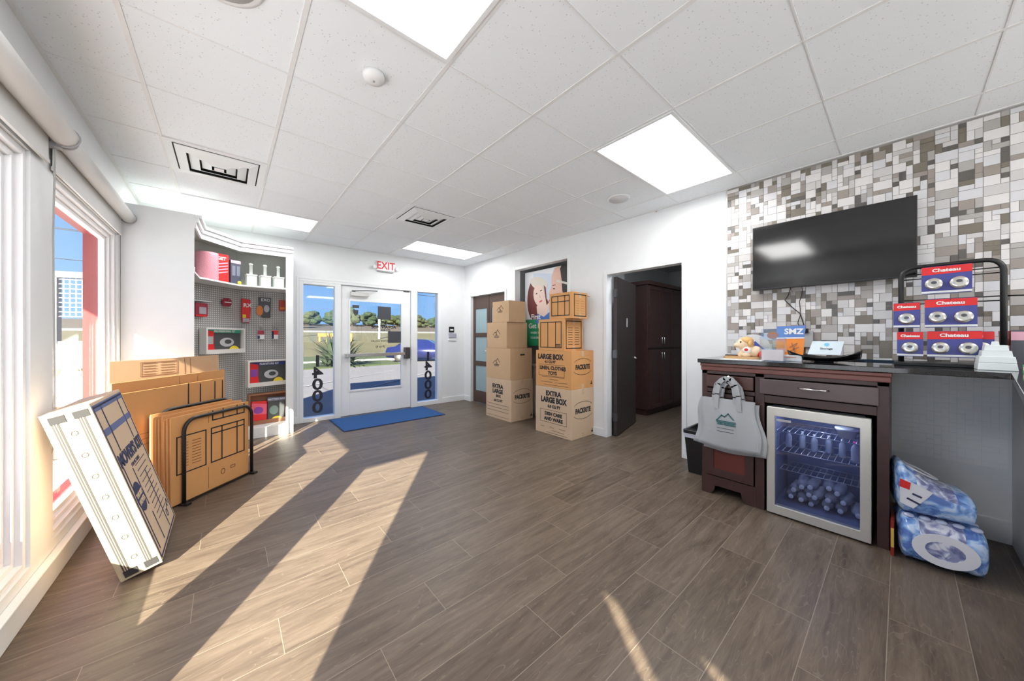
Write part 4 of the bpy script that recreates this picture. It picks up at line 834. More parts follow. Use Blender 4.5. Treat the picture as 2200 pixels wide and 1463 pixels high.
def pouch(label, x, y, z, rz, w, h, left, hdrm, s, tilt=0):
    t = thing('bubble_pouch', label, 'package', (x, y, z), rz); t.rotation_euler = (0, tilt, rz)
    b = MB(); b.extr(rrect(-w/2, 0, w/2, h, .01), (0, 0, 0), NY, UP, -.03); b.build('pouch', M('charcoal_print', (.07, .075, .08), .35), t)
    b = MB(); b.extr([(-w/2, h-.045), (w/2, h-.045), (w/2, h-.004), (-w/2, h-.004)], (0, -.0005, 0), NY, UP, .001); b.build('header_band', hdrm, t); text('printed_text', s, .035, t, (.02, -.002, h-.026), NY, UP, whitep, sx=.9, bold=.001)
    b = MB(); b.extr([(-w/2, .005), (-w/2+w*.27, .005), (-w/2+w*.24, h*.35), (-w/2+w*.24, h-.03), (-w/2, h-.01)], (0, -.002, 0), NY, UP, .001); b.build('red_panel', redp, t)
    b = MB(); b.box((-w/2+.015, -.004, h*.35), (-w/2+w*.22, -.003, h*.68)); b.build('panel_patch', left, t)
    c1 = arc(w*.10, h*.42, w*.20, h*.2, 0, 360, 24); c2 = arc(w*.13, h*.44, w*.10, h*.1, 0, 360, 24)
    b = MB(); b.ring(c1, c2, (0, -.002, 0), NY, UP, .001); b.build('grey_swirl', M('silver_print', (.5, .5, .52), .4), t)
    b = MB(); b.extr(arc(w*.30, .01, w*.15, h*.22, 0, 180, 14), (0, -.004, 0), NY, UP, .001); b.build('yellow_burst', M('yellow_print'), t)
    return t
wht = M('white_tray', (.74, .72, .69), .5)
tray('brown and white display tray on the left part of the pegboard', -.03, 5.40, 1.065, D45-.02, .50, .31, wht, None, None)
pouch('green-headed pouch with orange left side in the upper left tray', -.03, 5.385, 1.085, D45-.02, .46, .275, greyp, M('teal_print', (.05, .42, .28), .5), 'PROFESSIONAL KIT')
tray('white display tray in the middle right of the pegboard', .415, 5.49, .62, .28, .46, .34, wht, None, None)
pouch('navy-headed pouch with purple patch in the middle right tray', .415, 5.475, .65, .28, .41, .285, M('purple_print', (.25, .06, .35), .5), M('navy_band', (.04, .05, .22), .5), 'FURNITURE KIT')
tray('brown cardboard display tray at the bottom right of shelving', .425, 5.49, .127, .14, .44, .40, M('brown_tray', (.30, .13, .07), .6), None, None)
t = thing('bubble_pouch', 'pink and red plastic pouch at left in the bottom display tray', 'package', (.325, 5.44, .13), .14); b = MB(); b.extr([(-.085, 0), (.08, 0), (.085, .29), (-.085, .30)], (0, 0, 0), NY, UP, -.03); b.build('pouch', redp, t, bevel=.01)
b = MB(); b.extr([(-.08, .13), (.078, .12), (.08, .25), (-.08, .28)], (0, -.001, 0), NY, UP, .001); b.build('pink_panel', M('pink_print2', (.8, .12, .2), .4), t); b = MB(); b.extr(E_(-.01, .18, .05, .045), (0, -.003, 0), NY, UP, .001); b.build('purple_oval', M('purple_print'), t)
t = thing('bubble_pouch', 'grey-green plastic pouch with yellow burst at right in bottom tray', 'package', (.51, 5.46, .13), .14); b = MB(); b.extr([(-.10, 0), (.09, 0), (.10, .33), (-.10, .34)], (0, 0, 0), NY, UP, -.03); b.build('pouch', M('charcoal_print'), t, bevel=.01)
b = MB(); b.extr([(-.1, .285), (.098, .275), (.1, .32), (-.1, .33)], (0, -.001, 0), NY, UP, .001); b.build('header_band', M('slate_band', (.16, .17, .27), .5), t); text('printed_text', 'MATTRESS BAG', .028, t, (0, -.003, .302), NY, UP, whitep)
b = MB(); b.extr(E_(-.03, .16, .05, .06), (0, -.002, 0), NY, UP, .001); b.build('green_oval', M('slate_green', (.2, .28, .26), .4), t); b = MB(); b.extr(arc(.0, .005, .07, .07, 0, 180, 12), (0, -.003, 0), NY, UP, .001); b.build('yellow_burst', M('yellow_print'), t)

# ================================================================== mosaic wall, TV
MC = [(.74, .72, .71), (.60, .59, .58), (.42, .40, .38), (.33, .29, .26), (.19, .165, .13), (.12, .11, .10), (.66, .66, .68)]
MM = [M('mosaic_%s' % n, c, .22 if i in (0, 1, 6) else .3, var=.05, vscale=20) for i, (n, c) in enumerate(zip(('white', 'pale_grey', 'mid_grey', 'taupe', 'olive_brown', 'charcoal', 'cool_white'), MC))]
grout = M('mosaic_grout', (.30, .29, .28), .8)
def mosaic(name, y0, y1, z0, z1, cell, mats, seed):
    r = random.Random(seed); ny, nz = int((y1-y0)/cell), int((z1-z0)/cell); occ = [[0]*nz for _ in range(ny)]; b = MB()
    for j in range(nz):
        for i in range(ny):
            if occ[i][j]: continue
            opts = [(2, 2)]*5+[(3, 2)]*3+[(2, 1)]*3+[(1, 2)]*3+[(1, 1)]*3+[(3, 1)]*1
            r.shuffle(opts)
            for w, h in opts+[(1, 1)]:
                if (i % 3)+w > 3 or j+h > nz or i+w > ny: continue
                if any(occ[i+a][j+c] for a in range(w) for c in range(h)): continue
                break
            for a in range(w):
                for c in range(h): occ[i+a][j+c] = 1
            if len(mats) == 1: b.cur = 0
            elif w*h >= 4: b.cur = r.choices(range(7), (42, 15, 9, 10, 12, 0, 12))[0]
            elif w*h == 1: b.cur = r.choices(range(7), (14, 10, 12, 14, 14, 30, 6))[0]
            else: b.cur = r.choices(range(7), (28, 16, 14, 14, 12, 6, 10))[0]
            g = .0013; p = .004+r.uniform(0, .004); yy0, zz0 = y1-(i+w)*cell+g, z0+j*cell+g; yy1, zz1 = y1-i*cell-g, z0+(j+h)*cell-g
            if len(mats) == 1: p *= .4
            b.box((-p, yy0, zz0), (0, yy1, min(zz1, z1)))
    o = b.build(name, mats, None, (XR, 0, 0)); return struct(o)
mosaic('wall_mosaic', -1.2, 1.08, 1.05, H, .0315, MM, 4)
mosaic('wall_mosaic_painted', -.44, .045, .45, 1.055, .0315, [M('painted_tile', (.86, .87, .87), .5)], 9)
b = MB(); b.box((XR-.0025, -1.2, 1.05), (XR, 1.08, H)); struct(b.build('wall_grout', grout))
b = MB(); b.box((XR-.008, 1.078, 1.05), (XR, 1.088, H)); struct(b.build('trim_9', steel))
t = thing('television', 'wall-mounted black flat television on the mosaic wall', 'television', (XR-.09, .393, 1.953))
b = MB(); b.box((-.0, -.465, -.277), (.03, .465, .277)); b.build('tv_body', blackm, t, bevel=.004); b = MB(); b.box((-.002, -.458, -.262), (0, .458, .270)); b.build('tv_screen', M('tv_glass', (.004, .004, .005), .09, spec=.8), t)
b = MB(); b.box((.03, -.15, -.1), (.083, .15, .1)); b.build('wall_bracket', blackmetal, t)
b = MB(); b.tube([(XR-.05, .60, 1.69), (XR-.03, .62, 1.62), (XR-.02, .645, 1.58), (XR-.02, .60, 1.52), (XR-.02, .545, 1.46), (XR-.02, .53, 1.40), (XR-.02, .515, 1.335)], .0035, 6); tag(b.build('television_cable', blackm), 'black cable with a kink hanging from television to outlet', 'cable')
b = MB(); b.tube([(XR-.05, .53, 1.69), (XR-.03, .53, 1.63), (XR-.02, .55, 1.56), (XR-.02, .545, 1.5), (XR-.02, .545, 1.44), (XR-.02, .555, 1.41), (XR-.02, .56, 1.38), (XR-.02, .545, 1.35)], .0028, 6); tag(b.build('power_cable', blackm), 'thinner straight black cable hanging below the television', 'cable')
t = thing('wall_outlet', 'grey outlet box with a black plug on the mosaic wall above counter', 'outlet', (XR-.008, .505, 1.25)); b = MB(); b.box((-.02, -.04, -.07), (0, .04, .07)); b.build('outlet_box', M('outlet_grey', (.52, .54, .55), .4), t, bevel=.005); b = MB(); b.box((-.045, -.014, .05), (-.02, .014, .085)); b.build('plug', blackm, t, bevel=.003)

# ================================================================== counter run
CT = 1.088
t = thing('countertop', 'L-shaped black polished granite countertop along the mosaic wall', 'countertop', (0, 0, 0))
b = MB(); b.prism([(2.955, 1.095), (2.955, -.355), (1.5, -.21), (1.5, -1.0), (XR-.012, -1.0), (XR-.012, 1.095)], 1.056, CT); b.build('granite_slab', granite, t, bevel=.003)
b = MB(); b.prism([(XR-.034, 1.09), (XR-.034, -1.0), (XR-.012, -1.0), (XR-.012, 1.09)], CT, CT+.0) if 0 else b.box((XR-.03, -1.0, CT), (XR-.012, 1.09, CT+.012)); b.build('back_lip', granite, t)
b = MB(); b.box((1.62, -.56, 0), (XR, -.44, 1.055)); struct(b.build('wall_pony', M('pony_wall_paint', (.82, .82, .82), .6)))
t = thing('base_cabinet', 'dark espresso counter cabinet with drawers around the glass-door fridge', 'cabinet', (2.985, .045, 0))
D = XR-2.985-.02
b = MB(); b.box((.02, 0, 0), (D, .018, 1.055)); b.box((.02, 1.007, .0), (D, 1.025, 1.055)); b.box((.02, .625, .05), (D, .645, 1.055)); b.box((D-.015, .018, .05), (D, 1.007, 1.055)); b.box((.02, .018, .80), (D, .625, .82)); b.box((.02, .645, .12), (D, 1.007, .14)); b.box((.02, .018, 1.03), (D, 1.007, 1.055)); b.build('carcass', dwood, t)
b = MB(); b.box((0, 0, 0), (.02, .05, 1.0)); b.box((0, .605, 0), (.02, .662, 1.0)); b.box((0, .985, 0), (.02, 1.025, 1.0)); b.box((0, .05, .79), (.02, .605, .845)); b.box((0, .662, .825), (.02, .985, .855)); b.box((0, .0, .97), (.02, 1.025, 1.0)); b.build('face_frame', dwood, t, bevel=.002)
b = MB(); b.box((-.012, -.008, .995), (.02, 1.03, 1.03)); b.box((-.02, -.012, 1.03), (.02, 1.034, 1.056)); b.build('top_moulding', M('reddish_wood', (.17, .06, .045), .35, var=.2), t, bevel=.006)
def arch(y0, y1, z1=.15):
    P = [(y0, 0), (y0+.05, 0)]+[(y0+.05+.045*math.sin(a), .075*(1-math.cos(a))) for a in [PI/2*i/5 for i in range(1, 6)]]
    P += [(y1-.05-.045*math.sin(a), .075*(1-math.cos(a))) for a in [PI/2*i/5 for i in range(5, 0, -1)]]+[(y1-.05, 0), (y1, 0), (y1, z1), (y0, z1)]
    return P
b = MB(); b.extr([(y, z) for y, z in arch(.655, 1.025)], (.0, 0, 0), (0, 1, 0), UP, -.0) if 0 else b.extr(arch(.655, 1.025), (-.004, 0, 0), (0, 1, 0), UP, .02); b.build('arched_base', dwood, t)
def drawer(y0, y1, z0, z1, handle=True):
    b = MB(); b.box((-.018, y0, z0), (0, y1, z1)); o = b.build('drawer', dwood2 if not handle else M('satin_espresso', (.085, .055, .055), .28, var=.15), t, bevel=.004)
    if handle:
        ym = (y0+y1)/2; zm = (z0+z1)/2+.01; P = [(-.018, ym-.075, zm), (-.045, ym-.06, zm+.0), (-.05, ym, zm), (-.045, ym+.06, zm), (-.018, ym+.075, zm)]; b = MB(); b.tube(P, .006, 8); b.build('drawer_handle', chrome, o)
drawer(.04, .632, .852, .962); drawer(.668, .99, .865, .962, False)
b = MB(); y0, y1, z0, z1 = .668, .99, .16, .82
b.ring(rrect(y0, z0, y1, z1, .002, 1), rrect(y0+.055, z0+.055, y1-.055, z1-.055, .002, 1), (0, 0, 0), (0, 1, 0), UP, -.018); dd = b.build('cabinet_door', dwood, t, bevel=.002)
b = MB(); b.box((-.006, y0+.05, z0+.05), (0, y1-.05, z1-.05)); b.build('door_panel', M('mahogany_panel', (.13, .03, .022), .3, var=.35, vscale=6), dd)
# fridge
t = thing('beverage_fridge', 'small glass-door beverage fridge with steel frame full of bottles', 'fridge', (2.985, .165, 0))
fi = M('fridge_interior', (.16, .20, .34), .5)
FW, FZ = .49, .775      # body spans y -.015..(.475)
b = MB(); x0, x1, y0, y1 = .035, .52, -.05, .47
b.box((x0, y0, .01), (x1, y0+.03, .775)); b.box((x0, y1-.03, .01), (x1, y1, .775)); b.box((x0, y0, .01), (x1, y1, .06)); b.box((x0, y0, .735), (x1, y1, .775)); b.box((x1-.03, y0, .01), (x1, y1, .775)); b.build('fridge_body', blackm, t)
b = MB(); b.box((x0+.01, y0+.03, .06), (x1-.03, y0+.034, .735)); b.box((x0+.01, y1-.034, .06), (x1-.03, y1-.03, .735)); b.box((x1-.034, y0+.03, .06), (x1-.03, y1-.03, .735)); b.box((x0+.01, y0+.03, .06), (x1-.03, y1-.03, .064)); b.build('liner', fi, t)
b = MB(); b.ring(rrect(-.048, .012, .467, .768, .006, 3), rrect(.0, .072, .420, .705, .003, 3), (.028, 0, 0), (0, 1, 0), UP, -.05) if 0 else b.ring(rrect(-.048, .012, .467, .768, .006, 3), rrect(.0, .072, .420, .705, .003, 3), (-.022, 0, 0), (0, 1, 0), UP, .05); fd = b.build('fridge_door', M('champagne_steel', (.66, .65, .60), .28, metal=.55), t, bevel=.003)
b = MB(); b.box((-.01, 0, .072), (-.004, .42, .705)); b.build('door_glass', Mglass('fridge_glass', (.72, .76, .88), .07), fd)
b = MB(); b.box((-.026, .33, .672), (-.022, .41, .688)); b.build('maker_plate', greyp, fd)
for k, z in enumerate((.27, .44, .58)):
    b = MB(); xa, xb, ya, yb = .08, .46, -.012, .432
    if k == 0: xa = .2
    for i in range(14): yy = ya+(yb-ya)*i/13; b.tube([(xa, yy, z), (xb, yy, z)], .002, 5)
    for x in (xa, (xa+xb)/2, xb): b.tube([(x, ya, z), (x, yb, z)], .003, 5)
    b.build('wire_shelf', M('shelf_wire', (.6, .62, .68), .3, metal=.5), t)
pl = bpy.data.lights.new('fridge_fill', 'POINT'); plo = bpy.data.objects.new('fridge_fill', pl); COL.objects.link(plo); pl.energy = .9; pl.color = (.75, .82, 1); pl.shadow_soft_size = .02; plo.location = (3.12, .38, .71)  # unseen lamp added to brighten the fridge interior
bott = M('clear_bottle_plastic', (.72, .76, .86), .12, trans=.55)
def bottle(label, loc, rot, cap, group=None, s=1):
    o = thing('water_bottle', label, 'bottle', loc, group=group, rot=rot)
    b = MB(); b.lathe([(q*s, w*s) for q, w in ((.02, 0), (.031, .004), (.032, .03), (.030, .05), (.032, .07), (.030, .09), (.032, .12), (.028, .145), (.013, .172), (.012, .185))], (0, 0, 0), 14); b.build('bottle_body', bott, o)
    b = MB(); b.lathe([(.0145*s, .18*s), (.0145*s, .198*s), (.012*s, .2*s)], (0, 0, 0), 12); b.build('cap', cap, o); return o
capw, rb = whitep, random.Random(11)
for row, (n, z, yy0) in enumerate(((6, .1, .20), (5, .155, .235), (4, .21, .27))):
    for i in range(n):
        bottle('clear water bottle with white cap lying in the heap at the bottom of fridge', (3.31+rb.uniform(-.02, .02), yy0+i*.068, z), (0, -PI/2+rb.uniform(-.08, .08), rb.uniform(-.12, .12)), capw, 'water bottles heaped in the fridge')
for i in range(5): bottle('clear water bottle standing on the middle wire shelf of fridge', (3.2+.04*(i % 2), .26+i*.072, .443), (0, 0, 0), capw, 'water bottles standing on the middle fridge shelf', .62)
bottle('pink-capped white bottle on the right of the middle fridge shelf', (3.13, .195, .443), (0, 0, 0), M('pink_cap', (.85, .05, .4), .4), None, .68)
t = thing('plastic_tub', 'pale round tub on the top fridge shelf', 'tub', (3.2, .24, .584)); b = MB(); b.lathe([(.04, 0), (.055, .05), (.058, .05), (.058, .062), (.05, .064)], (0, 0, 0), 22); b.build('tub', M('pale_tub', (.7, .72, .75), .3), t); b = MB(); b.lathe([(.06, .055), (.06, .064), (.03, .066)], (0, 0, 0), 22); b.build('lid', whitep, t)
# tote bags
bagm = M('grey_tote_fabric', (.42, .44, .46), .85, bump=.2, bscale=300)
def tote(label, dx, dy, dz, rx):
    t = thing('tote_bag', label, 'bag', (2.955-dx, .86+dy, .955+dz), group='grey tote bags on the cabinet'); t.rotation_euler = (rx, 0, 0)
    b = MB(); n, m_ = 12, 14; V = []
    for s in (0, 1):
        for j in range(m_+1):
            z = -.165-(.385)*j/m_; q = j/m_; hw = .172+.036*q
            for i in range(n+1):
                u = -1+2*i/n; px = (.004+.016*math.sin(PI*q)*(1-u*u)+.003*math.sin(5*u+3*q*s)); V.append((-px if s == 0 else px*.25, u*hw+(.012*math.sin(7*q)), z-.008*math.cos(3*u)*q))
    F = []
    st = (n+1)*(m_+1)
    for s in (0, 1):
        for j in range(m_):
            for i in range(n): a = s*st+j*(n+1)+i; f = (a, a+1, a+n+2, a+n+1); F.append(f if s == 0 else f[::-1])
    for j in range(m_):
        for i in (0, n): a = j*(n+1)+i; F.append((a, a+n+1, a+n+1+st, a+st) if i == 0 else (a+st, a+n+1+st, a+n+1, a))
    for i in range(n): a = m_*(n+1)+i; F.append((a, a+1, a+1+st, a+st))
    b.add(V, F, True); b.build('bag_body', bagm, t)
    def strap(xo):
        b = MB(); P = [(-.075, -.24), (-.07, -.13), (-.055, -.05), (-.02, -.006), (.025, -.006), (.06, -.05), (.072, -.13), (.078, -.24)]; w = .014
        for (a0, a1), (c0, c1) in zip(P, P[1:]):
            d = Vector((c0-a0, c1-a1)).normalized(); nn = Vector((-d.y, d.x))*w; e = d*.004
            b.extr([(a0-nn.x-e.x, a1-nn.y-e.y), (c0-nn.x+e.x, c1-nn.y+e.y), (c0+nn.x+e.x, c1+nn.y+e.y), (a0+nn.x-e.x, a1+nn.y-e.y)], (xo, 0, 0), (0, 1, 0), UP, .003)
        b.build('handle', bagm, t)
    strap(-.024); strap(.0)
    return t
tote('rearmost grey tote bag, hem showing below the others', .002, -.012, -.028, -.03); tote('middle grey tote bag hanging behind the printed one', .018, .02, -.012, .045)
t = tote('front grey tote bag with green house logo hanging on the cabinet', .036, 0, 0, 0)
lg = M('teal_logo_print', (.06, .16, .17), .7)
strips('printed_logo', [((.09, -.33), (.12, -.29)), ((.12, -.29), (.14, -.30)), ((.14, -.30), (.165, -.275)), ((.165, -.275), (.2, -.315)), ((.085, -.335), (.21, -.335)), ((.09, -.345), (.21, -.345)), ((.095, -.36), (.13, -.36)), ((.145, -.36), (.21, -.36))], .009, t, (-.025, .16, 0), NX, UP, lg)
text('printed_text', 'STORAGE', .026, t, (-.026, .01, -.352), NX, UP, lg, bold=.001); strips('printed_line', [((.09, -.39), (.2, -.39)), ((.09, -.415), (.2, -.415))], .003, t, (-.0245, .16, 0), NX, UP, ink)
b = MB(); b.tube([(2.985, .86, .955), (2.93, .86, .95), (2.915, .86, .965)], .006, 8); tag(b.build('bag_hook', steel), 'small steel hook on the cabinet holding the tote bags', 'hook')
# waste bin
t = thing('waste_bin', 'black rectangular waste bin with white liner beside the cabinet', 'bin', (3.43, 1.215, 0))
def taper(b, w0, d0, w1, d1, z0, z1, th_=.004):
    o = len(b.v); P = [(-w0, -d0, z0), (w0, -d0, z0), (w0, d0, z0), (-w0, d0, z0), (-w1, -d1, z1), (w1, -d1, z1), (w1, d1, z1), (-w1, d1, z1)]; w2, d2 = w1-th_, d1-th_
    P += [(-w2, -d2, z1), (w2, -d2, z1), (w2, d2, z1), (-w2, d2, z1), (-w0+th_, -d0+th_, z0+th_), (w0-th_, -d0+th_, z0+th_), (w0-th_, d0-th_, z0+th_), (-w0+th_, d0-th_, z0+th_)]
    F = [(0, 3, 2, 1), (0, 1, 5, 4), (1, 2, 6, 5), (2, 3, 7, 6), (3, 0, 4, 7)]+[(4+i, 4+(i+1) % 4, 8+(i+1) % 4, 8+i) for i in range(4)]+[(8+i, 8+(i+1) % 4, 12+(i+1) % 4, 12+i) for i in range(4)]+[(12, 13, 14, 15)]
    b.add(P, F)
b = MB(); taper(b, .135, .085, .17, .11, 0, .385); b.build('bin_body', blackm, t, bevel=.006)
b = MB(); taper(b, .166, .107, .174, .114, .33, .37, .002); b.build('liner_bag', M('white_liner', (.72, .76, .86), .35), t)
b = MB(); b.ring(rrect(-.18, -.12, .18, .12, .02), rrect(-.162, -.102, .162, .102, .015), (0, 0, .375), (1, 0, 0), (0, 1, 0), .025); b.build('rim', blackm, t)

# ---------------------------------------------------------------- water packs
def wrapmat(name, sc, tone):
    m = bpy.data.materials.new(name); m.use_nodes = True; n, l = nodes(m); b = n['Principled BSDF']; tcn = n.new('ShaderNodeTexCoord'); z = n.new('ShaderNodeTexNoise'); z.inputs['Scale'].default_value = sc; z.inputs['Detail'].default_value = 3; z.inputs['Distortion'].default_value = 1.2; l.new(tcn.outputs['Object'], z.inputs['Vector'])
    r = n.new('ShaderNodeValToRGB'); e = r.color_ramp.elements; e[0].position = .38; e[0].color = tone[0]; e[1].position = .62; e[1].color = tone[2]; k = e.new(.5); k.color = tone[1]; l.new(z.outputs['Fac'], r.inputs[0]); l.new(r.outputs[0], b.inputs['Base Color']); b.inputs['Roughness'].default_value = .12; b.inputs['Coat Weight'].default_value = .5
    bp = n.new('ShaderNodeBump'); bp.inputs['Strength'].default_value = .6; bp.inputs['Distance'].default_value = .012; l.new(z.outputs['Fac'], bp.inputs['Height']); l.new(bp.outputs[0], b.inputs['Normal']); MATS[name] = m; return m
film = wrapmat('blue_shrink_film', 14, ((.10, .20, .55, 1), (.22, .42, .80, 1), (.55, .70, .92, 1)))
filmc = wrapmat('clear_shrink_film', 18, ((.16, .18, .36, 1), (.36, .40, .62, 1), (.80, .83, .92, 1)))
def pack(label, L, Dp, hf, loc, rz, lower):
    t = thing('water_pack', label, 'bottled water pack', loc, rz)
    b = MB(); n, m_ = 26, 16; V, F, MI = [], [], []; r = random.Random(21 if lower else 5)
    # rounded slab: rings around the length axis
    for i in range(n+1):
        u = i/n; hh = hf(u); x = (u-.5)*L; e = min(u, 1-u); k = 1-.35*max(0, 1-e/.09)**2
        for j in range(m_*2):
            a = 2*PI*j/(m_*2); ca, sa = math.cos(a), math.sin(a); q = 3.2; rr = 1/((abs(ca)**q+abs(sa)**q)**(1/q))
            bump_ = 1+.018*math.sin(u*L/.062*2*PI)*abs(sa)+r.uniform(-.012, .012)
            V.append((x, Dp/2*rr*ca*k*bump_, hh/2+hh/2*rr*sa*k*bump_))
    w = m_*2
    for i in range(n):
        for j in range(w): F.append((i*w+j, i*w+(j+1) % w, (i+1)*w+(j+1) % w, (i+1)*w+j))
    F += [tuple(range(w))[::-1], tuple(n*w+j for j in range(w))]
    F = [f[::-1] for f in F]
    b.add(V, F, True); b.m = [(1 if (.22 < ((i//w)+.5)/n < .74 and i < n*w and (.8 < (i % w)/w*8 < 3.4)) else 0) for i in range(len(F))]
    b.build('shrink_wrap', [film, filmc], t); return t
u_ = math.atan2(-.99, .12)
def surf(b, cx, cz, rx, rz_, hf_, y, n=28): return E_(cx, cz, rx, rz_, n)
LP = (3.095, -.13, 0)
t = pack('lower blue shrink-wrapped water bottle pack on the floor by cabinet', .31, .36, lambda u: .255, LP, u_, True)
# front face is local -y
wl_ = M('white_film_print', (.78, .80, .86), .25)
b = MB(); c1, c2 = E_(.0, .12, .115, .085), E_(.0, .12, .068, .048); b.ring(c1, c2, (0, -.187, 0), NY, UP, -.004); b.build('label_oval', wl_, t)
b = MB(); b.extr(c2, (0, -.1855, 0), NY, UP, -.003); b.build('label_window', filmc, t)
for i in range(5):
    for j in range(3):
        b = MB(); b.ell((-.115+i*.058, -.11+j*.07, .249), (.022, .022, .012), 12, 6); b.build('bottle_top', M('bottle_cap_haze', (.62, .68, .85), .2), t)
t2 = thing('drink_carton', 'dark red drink carton wedged between cabinet side and lower water pack', 'carton', (3.10, .022, 0), 0)
b = MB(); b.box((-.17, .004, .0), (.17, .018, .2)); b.build('carton', M('dark_red_carton', (.25, .02, .01), .4), t2, bevel=.002); b = MB(); b.box((-.172, .005, .05), (-.17, .017, .16)); b.build('gold_label', M('gold_print', (.7, .45, .08), .4), t2)
UP_ = (3.08, -.105, .262)
t = pack('upper slumped blue water bottle pack resting on the lower one', .28, .31, lambda u: .30-.15*u-.03*math.sin(PI*u), UP_, u_+.06, False)
b = MB(); b.extr([(-.15, .07), (-.10, .05), (-.05, .12), (-.03, .155), (-.10, .19), (-.15, .20)], (.01, -.159, 0), NY, UP, -.006); b.build('white_label', wl_, t)
b = MB(); b.extr([(-.152, .16), (-.115, .15), (-.11, .19), (-.15, .205)], (.01, -.161, 0), NY, UP, -.003); b.build('red_label', redp, t); strips('printed_mark', [((-.12, .10), (-.08, .08)), ((-.1, .13), (-.075, .12))], .01, t, (.01, -.1605, 0), NY, UP, inkb)
sl = Matrix.Translation((0, 0, 0))
c1, c2 = E_(-.05, 0, .085, .07), E_(-.05, .0, .055, .042); b = MB(); b.ring(c1, c2, (0, 0, .206), Vector((1, 0, -.50)).normalized(), (0, 1, 0), .004); b.build('label_oval', wl_, t)
# ---------------------------------------------------------------- wire rack with disc locks on the counter
t = thing('counter_rack', 'black hoop display rack with hooks on the granite counter', 'rack', (3.36, -.19, CT))
b = MB(); P = [(0, .19, 0), (0, .19, .56)]+[(0, .19-.06*(1-math.cos(a)), .56+.065*math.sin(a)) for a in [PI/2*i/5 for i in range(1, 6)]]+[(0, -.13, .628)]+[(0, -.13-.06*math.sin(a), .563+.065*math.cos(a)) for a in [PI/2*i/5 for i in range(1, 6)]]+[(0, -.19, 0)]
b.tube(P, .013, 10); b.build('hoop', blackmetal, t)
b = MB(); b.box((-.1, -.22, 0), (.14, .22, .02)); b.build('base_plate', blackmetal, t, bevel=.003)
for z in (.58, .55, .415, .39): b = MB(); b.tube([(.012, .19, z), (.012, -.19, z)], .004, 6); b.build('cross_wire', blackmetal, t)
b = MB(); b.tube([(.012, -.19, .415), (.012, -.40, .405)], .004, 6); b.build('side_wire', blackmetal, t)
bluec = M('blister_blue', (.06, .07, .30), .3); discm = M('disc_lock_metal', (.62, .60, .55), .22, metal=.8)
def lockpack(label, yc, z, w, h, n, x=3.27):
    t = thing('disc_lock_pack', label, 'lock package', (x, yc, z), group='red and blue disc lock packages')
    b = MB(); b.extr(rrect(-w/2, 0, w/2, h, .006), (0, 0, 0), NX, UP, -.018); b.build('blister_card', bluec, t)
    b = MB(); b.extr([(-w/2, h-.05), (w/2, h-.045), (w/2, h-.002), (-w/2, h-.002)], (-.0006, 0, 0), NX, UP, .001); b.build('red_header', redp, t)
    text('printed_text', 'Chateau', .027 if n > 1 else .020, t, (-.0025, 0, h-.026), NX, UP, whitep, sx=1.15, bold=.001)
    b = MB(); b.box((-.0015, -w/2, .004), (0, w/2, .016)); b.build('white_strip', whitep, t)
    for i in range(n):
        yy = 0 if n == 1 else (-.25+.5*i)*w*1.0; b = MB(); b.lathe([(.012, -.002), (.026, -.004), (.034, .0), (.036, .012), (.03, .02)], (-.02, -yy, h*.36), 22, Matrix.Rotation(PI/2, 4, 'Y')); o = b.build('disc_lock', discm, t)
        b = MB(); b.extr(E_(yy, h*.40, .011, .009, 14), (-.0235, 0, 0), NX, UP, .002); b.build('keyhole_plate', M('dark_steel'), o)
    b = MB(); b.tube([(.09, 0, h-.008), (-.02, 0, h-.008)], .002, 6); b.build('peg_hook', blackmetal, t)
lockpack('topmost two-lock package on the counter rack', -.175, 1.530, .185, .165, 2)
lockpack('middle two-lock package on the counter rack', -.19, 1.325, .19, .172, 2)
lockpack('upper single-lock package on the left side of the rack', -.022, 1.325, .108, .158, 1)
lockpack('lower single-lock package on the left side of the rack', -.036, 1.145, .106, .155, 1)
lockpack('bottom two-lock package on the counter rack, widest', -.203, 1.145, .198, .158, 2)
lockpack('lock package mostly hidden behind the bottom two-lock package', -.255, 1.15, .18, .15, 2, 3.31)
# ---------------------------------------------------------------- small things on the counter
b = MB(); b.extr(rrect(-.14, -.135, .14, .135, .004), (0, 0, 0), (1, 0, 0), (0, 1, 0), .004); t = thing('flyer_stack', 'pale flyers lying flat under the wooden tray', 'paper', (3.12, .81, CT), .05); b.build('sheets', M('pale_paper', (.72, .76, .78), .5), t); strips('printed_line', [((-.1, -.1+.03*i), (.1, -.1+.03*i)) for i in range(6)], .004, t, (0, 0, .0042), (1, 0, 0), (0, 1, 0), greyp)
t = thing('wooden_tray', 'light wooden tray under the toy puppy', 'tray', (3.17, .845, CT+.004), .06); b = MB(); b.ring(rrect(-.08, -.125, .08, .11, .03), rrect(-.07, -.115, .07, .1, .025), (0, 0, 0), (1, 0, 0), (0, 1, 0), .018); b.build('rim', M('light_wood', (.55, .33, .15), .45, var=.2), t); b = MB(); b.extr(rrect(-.07, -.115, .07, .1, .025), (0, 0, 0), (1, 0, 0), (0, 1, 0), .007); b.build('tray_bottom', M('light_wood'), t)
t = thing('toy_puppy', 'cream and tan toy puppy sitting on wooden tray', 'toy', (3.18, .80, CT+.0125))
cream, tan_ = M('cream_plush', (.80, .62, .42), .5), M('tan_plush', (.72, .42, .16), .5)
b = MB()
for c, r in (((0, .0, .055), (.042, .055, .055)), ((0, -.05, .05), (.035, .045, .045)), ((-.005, .03, .11), (.042, .046, .05)), ((-.02, .065, .10), (.025, .028, .022)), ((-.02, .045, .025), (.018, .02, .03)), ((.02, .045, .025), (.018, .02, .03)), ((-.03, .005, .02), (.02, .028, .022))): b.ell(c, r, 16, 10)
